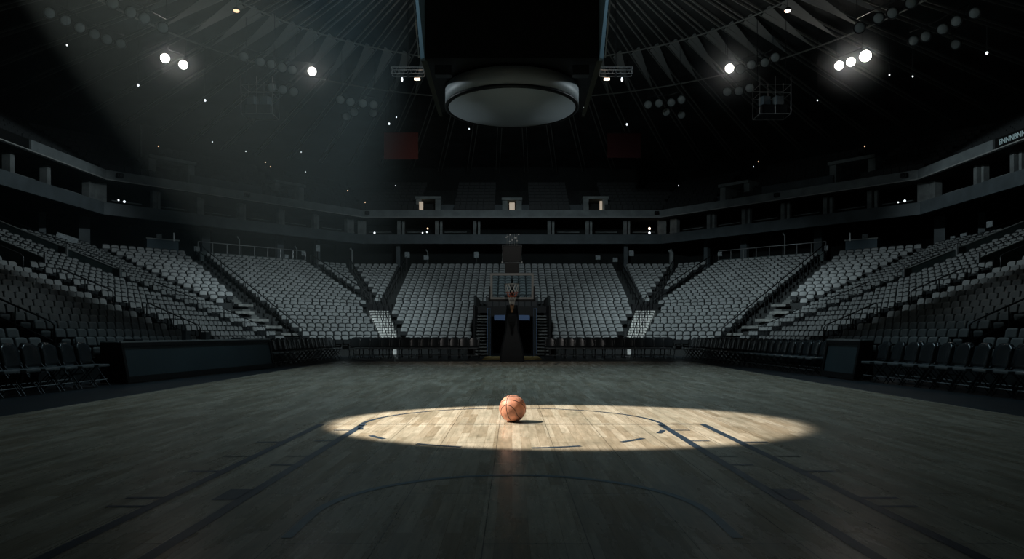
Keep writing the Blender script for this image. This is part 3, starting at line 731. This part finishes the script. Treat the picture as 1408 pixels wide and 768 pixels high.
def portal(px, w_, h_, lit, label, skew=0):
    X, Y, rz = ppx(px, 1.6); e = empty('stand_portal', (X, Y, 10.3), rz); tag(e, label, 'portal', None)
    MB().box((-w_/2, 0.6, h_/2), (0.42, 2.2, h_)).build('side_wall', M['portal'], e)
    MB().box((w_/2, 0.6, h_/2), (0.42, 2.2, h_)).build('side_wall', M['portal'], e)
    MB().box((0, 0.6, h_), (w_+0.5, 2.6, 0.2)).build('roof_slab', M['portal'], e)
    MB().box((0, 1.9, h_/2), (w_, 0.1, h_)).build('back_panel', M['black'], e)
    if lit:
        o = MB().box((lit[0], -0.56, lit[2]-0.1), (lit[1], 0.06, lit[3])).build('lit_doorway', M['doorlit'], e); o['label'] = 'warm lit doorway strip'
    for q_ in (-1, 1): MB().box((q_*(w_/2+1.1), 0.2, 0.5), (1.9, 0.1, 0.9)).build('flank_wall', M['fascia2'], e)
portal(590, 1.5, 1.35, (-0.55, 0.30, 0.75, 0.8), 'concrete portal with a warm lit door, left of the centre in the upper tier')
portal(704, 1.1, 1.25, (0.0, 0.42, 0.80, 0.55), 'concrete portal with a warm lit door, centre of the upper tier')
portal(818, 1.5, 1.35, (0.40, 0.2, 0.75, 0.9), 'concrete portal with a warm lit door, right of the centre in the upper tier')
portal(393, 1.9, 1.5, None, 'unlit concrete portal in the left diagonal of the upper tier')
portal(1015, 1.9, 1.5, None, 'unlit concrete portal in the right diagonal of the upper tier')
portal(232, 2.4, 1.7, None, 'large pale concrete portal at the left corner of the upper tier')
portal(1176, 2.4, 1.7, None, 'large pale concrete portal at the right corner of the upper tier')
# balcony front glass walls between portals
for s, nm in ((-1, 'left'), (1, 'right')):
    a = Vector(ppx(262 if s < 0 else 1146, 0.9)[:2]); b = Vector(ppx(360 if s < 0 else 1048, 0.9)[:2])
    o = MB().bar((a.x, a.y, 10.85), (b.x, b.y, 10.85), 0.08, 0.75).build('balcony_screen', M['fascia2']); tag(o, f'grey screen wall on the {nm} diagonal of the upper balcony', 'screen')
# LED lettering on the right ribbon display
tx = bpy.data.curves.new('ribbon_lettering', 'FONT'); tx.body = 'ENNNBNNI ESUA'; tx.size = 0.36; tx.extrude = 0.01
tx.materials.append(M['ribtext']); tmp = bpy.data.objects.new('lettering_tmp', tx); COL.objects.link(tmp); bpy.context.view_layer.update()
tme = bpy.data.meshes.new_from_object(tmp.evaluated_get(bpy.context.evaluated_depsgraph_get())); bpy.data.objects.remove(tmp)
to = bpy.data.objects.new('ribbon_lettering', tme); COL.objects.link(to)
to.location = (23.27, 34.0, 10.13); to.rotation_euler = (R(90), 0, R(-90)); to['label'] = 'glowing pale lettering on the ribbon display'
for o in list(bpy.data.objects):
    if o.name.startswith('ribbon_display') and 'right' in o['label']: to.parent = o
# speaker pods on the upper fascia
for s, nm in ((-1, 'left'), (1, 'right')):
    for j, px in enumerate((165, 340, 505)):
        xx = px if s < 0 else 1408-px
        X, Y, rz = ppx(xx, -0.28); e = empty('fascia_speaker', (X, Y, 10.26), rz); tag(e, f'small black speaker on the upper fascia, {["outer", "middle", "inner"][j]} one on the {nm}', 'speaker')
        MB().box((0, 0, 0), (0.34, 0.22, 0.26)).build('cabinet', M['black'], e, bevel=0.03); MB().lathe([(0.1, 0), (0.06, 0.03)], 14, Matrix.Rotation(R(90), 3, 'X'), (0, -0.11, 0)).build('cone', M['rail'], e)
# concourse pillars and signs
for s, nm in ((-1, 'left'), (1, 'right')):
    for j, (px, wd) in enumerate(((548, .5), (436, .5), (384, .8), (282, .9), (115, 1.0), (57, .6))):
        xx = px if s < 0 else 1408-px; X, Y, rz = ppx(xx, 17.2, LOW)
        o = MB().box((0, 0, 1.3), (wd*0.6, 0.4, 2.6)).build('concourse_pillar', M['fascia2'], loc=(X, Y, ZC)); o.rotation_euler = (0, 0, rz)
        tag(o, f'dark pillar under the lower fascia, {nth(j)} from the basket going {nm}', 'pillar')
signs = [(560, 350, .35, .4), (586, 354, .35, .3), (437, 341, .3, .45), (417, 348, .25, .3), (655, 350, .34, .42), (394, 353, .25, .3), (271, 342, .35, .3), (868, 348, .35, .4), (846, 357, .35, .3), (822, 354, .35, .3), (990, 349, .3, .3), (1136, 341, .3, .3), (1310, 328, .35, .28), (1325, 325, .5, .35), (1361, 308, .45, .3)]
abs_rank = {j: sum(1 for q_ in signs if (q_[0] < 704) == (g[0] < 704) and abs(q_[0]-704) < abs(g[0]-704)) for j, g in enumerate(signs)}
for j, (px, py, wd, ht) in enumerate(signs):
    X, Y, rz = ppx(px, 13.6, LOW); z = H-(py-HY)*Y/F
    e = empty('concourse_sign', (X, Y, z), rz); tag(e, f'small pale sign behind the lower stand, {nth(abs_rank[j])} from the basket going {"left" if px < 704 else "right"}', 'sign')
    MB().box((0, 0, 0), (wd, 0.05, ht)).build('plate', M['sign'], e); MB().box((0, 0.05, -(z-ZC)/2), (0.05, 0.04, max(0.1, z-ZC))).build('post', M['black'], e)
e = empty('section_placard', (0, 0, 0)); X, Y, rz = ppx(92, 12.2, LOW); zz = H-(327-HY)*Y/F
tag(e, 'long pale placard on the back rows behind the long table', 'sign'); e.location = (X, Y, zz); e.rotation_euler = (0, 0, 0)
MB().bar((0.35, 0.3, -0.15), (-0.35, -0.3, 0.12), 0.05, 0.3).build('plate', M['sign'], e); MB().box((0, 0.05, -0.4), (0.05, 0.05, 0.6)).build('post', M['black'], e)
# poles on the concourse
for px, py0, py1, k in ((484, 341, 362, .12), (588, 343, 356, .06), (329, 325, 337, .05), (1079, 320, 332, .05), (923, 343, 362, .3), (408, 338, 352, .05)):
    X, Y, rz = ppx(px, 14.0, LOW); za, zb_ = H-(py0-HY)*Y/F, ZC
    m = MB(); m.tube([(0, 0, 0), (0, 0, za-zb_-0.2), (-0.12, 0, za-zb_)], k/2+0.02, 8)
    o = m.build('concourse_post', M['column'], loc=(X, Y, ZC)); tag(o, f'thin pale post at the top of the lower stand, {["outer left middle", "inner left", "far left", "right", "inner right", "middle left"][[484, 588, 329, 1079, 923, 408].index(px)]} one', 'post')
# ------------------------------------------------------------------ roof
HUB = Vector((0, 26.0)); ZH, SL = 18.2, 0.10
def rp(Rr, az, dz=0): return Vector((HUB.x+Rr*math.sin(az), HUB.y+Rr*math.cos(az), ZH-SL*Rr+dz))
mb = MB(); NS = 88
for j in range(NS):
    a0, a1 = 2*PI*j/NS, 2*PI*(j+1)/NS
    for r0, r1 in ((0.3, 14.6), (14.6, 19.5), (19.5, 42)):
        dz = {0.3: 0, 14.6: 0.25, 19.5: 0.5}[r0]
        mb.add([rp(r0, a0, dz), rp(r0, a1, dz), rp(r1, a1, dz), rp(r1, a0, dz)], [(0, 1, 2, 3)])
roof = struct(mb.build('ceiling', M['roof']), 'dark conical roof deck with radial beams')
for rr_, nm in ((14.6, 0), (19.5, 0)):
    mb = MB(); mb.tube([rp(rr_, 2*PI*j/NS, -0.15) for j in range(NS)], 0.045, 5, closed=True); o = mb.build('ring_beam', M['beam'], roof)
for j in range(NS):
    az = 2*PI*(j+0.5)/NS
    if math.cos(az) < -0.35: continue
    mb = MB(); per = Vector((math.cos(az), -math.sin(az), 0))*0.15
    for sg in (-1, 1): mb.bar(rp(2.0, az, -0.12)+per*sg, rp(34, az, -0.12)+per*sg, 0.045, 0.10)
    mb.build('radial_beam', M['beam'], roof)
    # folded fin beside the beam
    if 0.26 < abs(az if az < PI else az-2*PI) < 1.30:
        sg = 1 if az < PI else -1
        a2 = az + sg*2*PI/NS*0.42
        A, B, C_ = rp(14.7, az, -0.25), rp(14.7, a2, 0.1), rp(19.0, az, -0.35)
        n_ = (B-A).cross(C_-A).normalized()*0.02
        fm = MB(); fm.add([A-n_, B-n_, C_-n_, A+n_, B+n_, C_+n_], [(0, 2, 1), (3, 4, 5), (0, 1, 4, 3), (1, 2, 5, 4), (2, 0, 3, 5)])
        o = fm.build('fin_panel', M['fin'], roof); o['label'] = 'pale folded fin panel'
# ------------------------------------------------------------------ floodlights
def roofz(p): return ZH-SL*math.hypot(p.x-HUB.x, p.y-HUB.y)
def make_lamp(lit, r=0.26):
    e = empty('floodlight', (0, 0, 0))
    MB().lathe([(0.10, -0.42), (0.15, -0.34), (r, -0.04), (r+0.015, 0.02), (r-0.01, 0.03), (r-0.03, -0.01)], 20).build('housing', M['black'], e)
    MB().lathe([(r-0.02, -0.02), (r*0.7, 0.035), (0.0, 0.05)], 20).build('lens', M['lamp_on'] if lit else M['glass'], e)
    y = MB(); y.tube([(-r-0.03, 0, -0.1), (-r-0.03, 0.0, -0.4), (0, 0, -0.5), (r+0.03, 0, -0.4), (r+0.03, 0, -0.1)], 0.018, 5); y.build('yoke', M['rail'], e)
    return e
rowsL = [[(68, 18), (90, 28), (110, 38), (130, 47), (147, 54), (166, 60)], [(155, 4), (180, 17), (199, 25), (224, 38)], [(227, 80, 1), (252, 89, 1)],
         [(335, 78), (358, 85), (373, 88), (388, 93), (402, 96), (429, 98, 1)], [(374, 120), (389, 123), (404, 126)], [(468, 137), (482, 140), (499, 142), (514, 144)], [(476, 160), (487, 154), (513, 155)]]
rowsR = [[(1340, 18), (1315, 29), (1296, 40), (1273, 50), (1256, 56), (1314, 61)], [(1253, 4), (1227, 18), (1208, 25), (1182, 38)], [(1190, 77, 1), (1170, 85, 1), (1154, 90, 1)],
         [(1066, 79), (1052, 86), (1033, 89), (1018, 95), (1003, 94, 1)], [(1031, 121), (1016, 125), (1000, 126)], [(937, 137), (923, 141), (906, 142), (891, 144)], [(937, 158), (916, 154)]]
for sd, rows in (('left', rowsL), ('right', rowsR)):
    for ri, row in enumerate(rows):
        zl = 14.6 if ri not in (4, 5, 6) else 13.6
        pts = []
        for li, l in enumerate(row):
            p = at_z(l[0], l[1], zl); lit = len(l) > 2
            o = make_lamp(lit, (0.29 if l[0] == 1190 else 0.235) if lit else 0.25); o.location = p
            tgt = Vector((0, 0, H)) if lit else Vector((random.uniform(-4, 4), random.uniform(8, 18), 0))
            o.rotation_euler = (tgt-p).to_track_quat('Z', 'Y').to_euler()
            pts.append(p+Vector((0, 0.3, 0.52)))
            rn = ['outermost high', 'second high', 'brightest', 'middle', 'small middle', 'inner low', 'lowest inner'][ri]
            tag(o, f'{"lit white" if lit else "unlit"} floodlight, {nth(li)} from the outer end of the {rn} {sd} row', 'floodlight', f'floodlights of the {rn} {sd} row')
        pts.sort(key=lambda p: p.x)
        be = empty('lighting_bar', (0, 0, 0)); tag(be, f'thin bar carrying the {rn} {sd} row of floodlights', 'lighting bar')
        MB().tube(pts, 0.03, 6).build('pipe', M['rail'], be)
        for p in (pts[0], pts[-1]): MB().tube([p, Vector((p.x, p.y, roofz(p)+0.1))], 0.012, 5).build('hanger_cable', M['rail'], be)
# small service lamps
specks = [(535, 170, 'w'), (645, 177, 'w'), (862, 171, 'w'), (190, 117, 'w'), (282, 138, 'w'), (545, 161, 'w'), (292, 195, 'w'), (414, 209, 'w'), (420, 236, 'w'), (372, 229, 'o'), (365, 223, 'o'),
          (478, 262, 'o'), (502, 278, 'o'), (218, 201, 'o'), (256, 246, 'o'), (1189, 201, 'o'), (1153, 246, 'o'), (1326, 188, 'o'), (1124, 138, 'w'), (1357, 73, 'w'), (1036, 229, 'w'), (933, 255, 'w'),
          (802, 147, 'w'), (544, 255, 'w'), (92, 62, 'w'), (1043, 222, 'o'), (1255, 105, 'w'), (1223, 103, 'w'), (338, 208, 'w')]
for i, (px, py, k) in enumerate(specks):
    p = at_z(px, py, 13.0) if py < 185 else None
    if p is None:
        X, Y, rz = ppx(px, 1.0+ (262-py)/20.0 if py < 262 else 0.6); p = Vector((X, Y, H-(py-HY)*Y/F))
    e = empty('service_lamp', p); r = 0.055 if px in (535, 190, 282, 1357, 862) else 0.035
    MB().lathe([(r*0.5, -r), (r, 0), (r*0.5, r)], 8).build('bulb', M['bulbw' if k == 'w' else 'bulbo'], e)
    if py < 185: MB().tube([(0, 0, r), (0, 0, roofz(p)-p.z+0.1)], 0.01, 4).build('cord', M['black'], e)
    else: MB().tube([(0, 0.03, 0), (0, 0.05, -0.6)], 0.015, 4).build('bracket', M['black'], e)
    tag(e, f'tiny {"white" if k == "w" else "orange"} pinpoint lamp high in the dark, {"left" if px < 704 else "right"} side, {nth(i)} of the scattered ones', 'lamp', 'scattered pinpoint lamps')
for px, nm in ((325, 'left'), (1083, 'right')):
    p = at_z(px, 14.5, 15.2); e = empty('pendant_lamp', p); tag(e, f'warm round pendant lamp under the {nm} roof', 'lamp')
    MB().lathe([(0.17, 0), (0.15, 0.06), (0.05, 0.14)], 16).build('shade', M['rail'], e)
    MB().lathe([(0.0, -0.06), (0.10, -0.05), (0.13, 0.0)], 16).build('bulb', M['hot' if nm == 'right' else 'bulbo'], e)
    MB().tube([(0, 0, 0.14), (0, 0, roofz(p)-p.z+0.1)], 0.01, 5).build('cord', M['rail'], e)
# small trusses either side of the scoreboard
for s, nm in ((-1, 'left'), (1, 'right')):
    e = empty('lighting_truss', (s*4.85, 33.0, 0)); tag(e, f'short horizontal lighting truss just {nm} of the scoreboard', 'truss')
    zt_, zb2 = H+(HY-92)*33/F, H+(HY-101)*33/F; m = MB(); L = 1.5
    for z in (zt_, zb2):
        for y in (0, 0.35): m.tube([(-L/2, y, z), (L/2, y, z)], 0.02, 5)
    n = 8
    for i in range(n):
        x = -L/2+L*i/n; m.tube([(x, 0, zb2), (x+L/n/2, 0, zt_), (x+L/n, 0, zb2)], 0.010, 4)
    for x in (-L/2, L/2): m.tube([(x, 0, zb2), (x, 0, zt_), (x, 0.35, zt_), (x, 0.35, zb2)], 0.018, 5)
    m.build('frame', M['railight'], e)
    MB().tube([(0, 0.17, zt_), (0, 0.17, 17.7)], 0.02, 5).build('hanger_cable', M['rail'], e)
    MB().box((0.05*-s, 0, zb2-0.1), (0.1, 0.1, 0.2)).build('lamp_body', M['black'], e)
    MB().box((-0.45*s, 0, zb2-0.26), (0.26, 0.1, 0.08)).build('lamp_strip', M['hot'], e)
    MB().lathe([(0.03, -0.09), (0.05, 0), (0.03, 0.09)], 8, off=(0.25*s, 0, zb2-0.28)).build('lamp_bulb', M['bulbw'], e)
# hanging speaker / rigging platforms
for s, nm in ((-1, 'left'), (1, 'right')):
    p = at_z(358 if s < 0 else 1061, 135, 12.6)
    e = empty('rigging_platform', p); tag(e, f'hanging dark rigging cage with speakers below the {nm} floodlights', 'rigging')
    m = MB(); wx, wy, hz = 1.5, 1.0, 0.9
    for z in (-0.9, 0.1, 0.5):
        m.tube([(-wx/2, -wy/2, z), (wx/2, -wy/2, z), (wx/2, wy/2, z), (-wx/2, wy/2, z)], 0.018, 5, closed=True)
    for x in (-wx/2, 0, wx/2):
        for y in (-wy/2, wy/2): m.tube([(x, y, -0.9), (x, y, 0.9)], 0.016, 5)
    m.build('frame', M['steel'], e)
    for i, x in enumerate((-0.35, 0.3)): MB().box((x, 0, -0.15), (0.4, 0.4, 0.4), R(20*s)).build('speaker_box', mat('speaker_grey', (0.12, 0.17, 0.20), 0.6), e)
    MB().box((0, 0, -0.65), (1.2, 0.8, 0.45)).build('equipment_box', M['black'], e)
    for x in (-0.7, 0.7): MB().tube([(x, 0, 0.5), (x, 0, roofz(p)-p.z+0.1)], 0.014, 5).build('hanger_cable', M['rail'], e)
# red banners
for px0, px1, py0, py1, m_, lb in ((528, 575, 182, 219, 'red', 'dim red square banner hanging over the left of the end stand'), (835, 881, 183, 217, 'darkred', 'very dark red banner hanging over the right of the end stand')):
    Y = 47.0; a = at(px0, py0, Y); b = at(px1, py1, Y); e = empty('hanging_banner', ((a.x+b.x)/2, Y, b.z)); tag(e, lb, 'banner')
    MB().box((0, 0, (a.z-b.z)/2), (b.x-a.x, 0.04, a.z-b.z)).build('cloth', M[m_], e)
    MB().tube([(-(b.x-a.x)/2-0.05, 0, a.z-b.z), ((b.x-a.x)/2+0.05, 0, a.z-b.z)], 0.03, 6).build('top_pole', M['black'], e)
    for s in (-1, 1): MB().tube([(s*1.0, 0, a.z-b.z), (s*1.0, 0, ZH-SL*21.5-b.z+0.3)], 0.012, 5).build('cord', M['black'], e)
# tall post on the left of the upper tier
X, Y, rz = ppx(194, 3.0); z1_ = H-(118-HY)*Y/F
o = MB().tube([(0, 0, 0), (0, 0, min(z1_, 14.3)-11.5)], 0.06, 8).build('tall_post', M['column'], loc=(X, Y, 11.5)); tag(o, 'tall thin grey post rising from the left upper tier', 'post')
# ------------------------------------------------------------------ scoreboard
sb = empty('scoreboard', (0, 24.0, 0)); tag(sb, 'huge black centre-hung scoreboard with a round ring beneath', 'scoreboard')
yf = -2.6; Ysf = 24.0+yf; zbx = H+(HY-80)*Ysf/F
hwx = 120/F*Ysf
MB().box((0, 0, (zbx+16.3)/2), (2*hwx, 5.2, 16.3-zbx)).build('screen_housing', M['screen'], sb)
MB().box((0, yf-0.03, (zbx+16)/2+0.3), (2*hwx-0.3, 0.06, 15.6-zbx)).build('screen_face', M['screen'], sb)
for s in (-1, 1):
    x0b, x1b = (704-584)/F*Ysf, (704-578)/F*Ysf; x1t = (704-571)/F*Ysf; ztp = H+(HY-0)*Ysf/F
    k_ = (16.0-zbx)/(ztp-zbx); x1t2 = x1b+(x1t-x1b)*k_
    m = MB(); V = [(s*x0b, yf-0.05, zbx), (s*x1b, yf+0.05, zbx), (s*x1t2, yf+0.05, 16.0), (s*x0b, yf-0.05, 16.0)]
    V += [(x, y+0.5, z) for x, y, z in V]
    m.add(V, [(0, 1, 2, 3), (7, 6, 5, 4), (0, 3, 7, 4), (1, 5, 6, 2), (0, 4, 5, 1), (3, 2, 6, 7)]); m.build('corner_panel', M['cornerp'], sb)
    MB().tube([(s*(x1b+0.04), yf-0.05, zbx), (s*(x1t2+0.04), yf-0.05, 16.0)], 0.022, 6).build('edge_rail', M['railight'], sb)
    # tapering bracket from the box to the ring
    za, zr_ = zbx, 8.35
    m = MB(); V = [(s*(x0b-0.05), yf+0.2, za), (s*x1b, yf+0.2, za), (s*2.42, -0.6, zr_), (s*2.30, -0.6, zr_)]
    V += [(x, y+0.25, z) for x, y, z in V]
    m.add(V, [(0, 1, 2, 3), (7, 6, 5, 4), (0, 3, 7, 4), (1, 5, 6, 2), (0, 4, 5, 1), (3, 2, 6, 7)]); m.build('taper_bracket', mat('bracket_paint', (0.07, 0.075, 0.065), 0.7), sb)
    MB().box((s*2.1, yf+0.4, zbx-0.25), (0.5, 0.3, 0.3)).build('fill_speaker', M['rail'], sb)
m = MB(); m.lathe([(1.8, zbx+0.05), (1.9, zbx-0.5), (2.0, 9.35)], 40); m.build('neck', M['screen'], sb)
rb = 2.24; zr2 = H+7.55
m = MB(); m.lathe([(rb-0.12, zr2+0.62), (rb, zr2+0.62), (rb, zr2)], 64); m.build('ring_band', M['ringband'], sb)
m = MB(); m.lathe([(rb+0.012, zr2+0.06), (rb+0.012, zr2-0.01), (rb-0.10, zr2-0.03), (rb-0.12, zr2+0.05)], 64); m.build('ring_rim', M['black'], sb)
m = MB(); m.lathe([(0.0, zr2+0.03), (rb-0.11, zr2+0.03), (rb-0.11, zr2+0.1)], 64); m.build('ring_underside', M['disc'], sb)
for s in (-1, 1):
    for x in (1.2,): MB().tube([(s*x, 0, 16.3), (s*x, 0, 18.0)], 0.05, 6).build('hanger_cable', M['rail'], sb)
# ------------------------------------------------------------------ the ball
BR = 0.177; ball = empty('basketball', (0.008, 9.36, BR)); tag(ball, 'worn orange basketball lying in the pool of light', 'basketball')
import bmesh
bm = bmesh.new(); bmesh.ops.create_uvsphere(bm, u_segments=64, v_segments=40, radius=BR)
me = bpy.data.meshes.new('ball_cover'); bm.to_mesh(me); bm.free(); me.materials.append(M['ball'])
me.polygons.foreach_set('use_smooth', [True]*len(me.polygons)); bo = bpy.data.objects.new('ball_cover', me); COL.objects.link(bo); bo.parent = ball
pole = Vector((-0.42, -0.60, 0.68)).normalized(); u = pole.cross(Vector((0.3, 0.2, 1))).normalized(); v = pole.cross(u)
rs = BR-0.0008
def seam(pts): MB().tube([Vector(p).normalized()*rs for p in pts], 0.0042, 6, closed=True).build('seam', M['seam'], ball)
n = 72
th0 = R(20)
for th in (th0, th0+R(90)):
    d = u*math.cos(th)+v*math.sin(th); seam([pole*math.cos(2*PI*i/n)+d*math.sin(2*PI*i/n) for i in range(n)])
for sg in (-1, 1):
    d = u*math.cos(th0)+v*math.sin(th0); e2 = u*math.cos(th0+PI/2)+v*math.sin(th0+PI/2); pts = []
    for i in range(n):
        a = 2*PI*i/n; ax = (e2*sg)
        # closed curve looping round the +-e2 axis, pinched towards the pole
        op = R(52)+R(14)*math.cos(2*a)
        pts.append(ax*math.cos(op)+(pole*math.cos(a)+d*math.sin(a))*math.sin(op))
    seam(pts)
# ------------------------------------------------------------------ haze in the follow-spot beam
hz = bpy.data.materials.new('haze'); hz.use_nodes = True; nt = hz.node_tree; N = nt.nodes; L_ = nt.links
N.remove(N['Principled BSDF']); vs_ = N.new('ShaderNodeVolumeScatter'); vs_.inputs['Color'].default_value = (0.74, 0.95, 1, 1); vs_.inputs['Anisotropy'].default_value = 0.2
tc = N.new('ShaderNodeTexCoord'); no = N.new('ShaderNodeTexNoise'); no.inputs['Scale'].default_value = 0.22; no.inputs['Detail'].default_value = 3
sp = N.new('ShaderNodeSeparateXYZ'); L_.new(tc.outputs['Object'], no.inputs['Vector']); L_.new(tc.outputs['Object'], sp.inputs[0])
r1 = N.new('ShaderNodeMapRange'); r1.inputs[1].default_value = 0.5; r1.inputs[2].default_value = 8.0; r1.inputs[3].default_value = 0.0; r1.inputs[4].default_value = 1.0; L_.new(sp.outputs[2], r1.inputs[0])
r2 = N.new('ShaderNodeMapRange'); r2.inputs[1].default_value = 0.3; r2.inputs[2].default_value = 0.75; r2.inputs[3].default_value = 0.5; r2.inputs[4].default_value = 1.4; L_.new(no.outputs[0], r2.inputs[0])
mu = N.new('ShaderNodeMath'); mu.operation = 'MULTIPLY'; L_.new(r1.outputs[0], mu.inputs[0]); L_.new(r2.outputs[0], mu.inputs[1])
mu2 = N.new('ShaderNodeMath'); mu2.operation = 'MULTIPLY'; mu2.inputs[1].default_value = 0.010; r3 = N.new('ShaderNodeMapRange'); r3.interpolation_type = 'SMOOTHSTEP'; r3.inputs[1].default_value = 1.4; r3.inputs[2].default_value = -2.5; r3.inputs[3].default_value = 0.0; r3.inputs[4].default_value = 1.0; sh = N.new('ShaderNodeMath'); sh.operation = 'MULTIPLY_ADD'; sh.inputs[1].default_value = 0.19; L_.new(sp.outputs[1], sh.inputs[0]); L_.new(sp.outputs[0], sh.inputs[2]); L_.new(sh.outputs[0], r3.inputs[0])
mu3 = N.new('ShaderNodeMath'); mu3.operation = 'MULTIPLY'; L_.new(mu.outputs[0], mu3.inputs[0]); L_.new(r3.outputs[0], mu3.inputs[1])
r4 = N.new('ShaderNodeMapRange'); r4.interpolation_type = 'SMOOTHSTEP'; r4.inputs[1].default_value = -3.2; r4.inputs[2].default_value = -9.0; r4.inputs[3].default_value = 1.0; r4.inputs[4].default_value = 0.25; L_.new(sp.outputs[0], r4.inputs[0])
mu4 = N.new('ShaderNodeMath'); mu4.operation = 'MULTIPLY'; L_.new(mu3.outputs[0], mu4.inputs[0]); L_.new(r4.outputs[0], mu4.inputs[1])
L_.new(mu4.outputs[0], mu2.inputs[0])
L_.new(mu2.outputs[0], vs_.inputs['Density']); L_.new(vs_.outputs[0], N['Material Output'].inputs['Volume'])
ho = MB().box((-4.5, 24.0, 7.0), (28, 42.0, 13.5)).build('haze', hz); tag(ho, 'thin drifting haze caught in the light beam', 'haze', kind='stuff')
gm = bpy.data.materials.new('lamp_bloom'); gm.use_nodes = True; N = gm.node_tree.nodes; N.remove(N['Principled BSDF']); g_ = N.new('ShaderNodeVolumeScatter')  # added scattering balls: the lamps' lens bloom put in as local haze
g_.inputs['Color'].default_value = (0.85, 0.95, 1, 1); g_.inputs['Density'].default_value = 0.05; t_ = N.new('ShaderNodeTexCoord'); ln = N.new('ShaderNodeVectorMath'); ln.operation = 'LENGTH'; gm.node_tree.links.new(t_.outputs['Object'], ln.inputs[0]); mr = N.new('ShaderNodeMapRange'); mr.interpolation_type = 'SMOOTHSTEP'; mr.inputs[1].default_value = 0.2; mr.inputs[2].default_value = 2.2; mr.inputs[3].default_value = 0.2; mr.inputs[4].default_value = 0.0; gm.node_tree.links.new(ln.outputs['Value'], mr.inputs[0]); gm.node_tree.links.new(mr.outputs[0], g_.inputs['Density']); gm.node_tree.links.new(g_.outputs[0], N['Material Output'].inputs['Volume'])
for (px, py), lb in (((240, 85), 'added haze ball imitating lens bloom round the paired left floodlights'), ((429, 98), 'added haze ball imitating lens bloom round the single left floodlight'), ((1003, 94), 'added haze ball imitating lens bloom round the single right floodlight'), ((1174, 83), 'added haze ball imitating lens bloom round the three right floodlights')):
    p = at_z(px, py, 14.6); pr = [(2.3*math.sin(PI*i/12), -2.3*math.cos(PI*i/12)) for i in range(13)]; pr = [(max(r, 0), z) for r, z in pr]
    o = MB().lathe(pr, 24).build('haze', gm, loc=p); tag(o, lb, 'haze', kind='stuff')
SC.cycles.volume_step_rate = 2.0
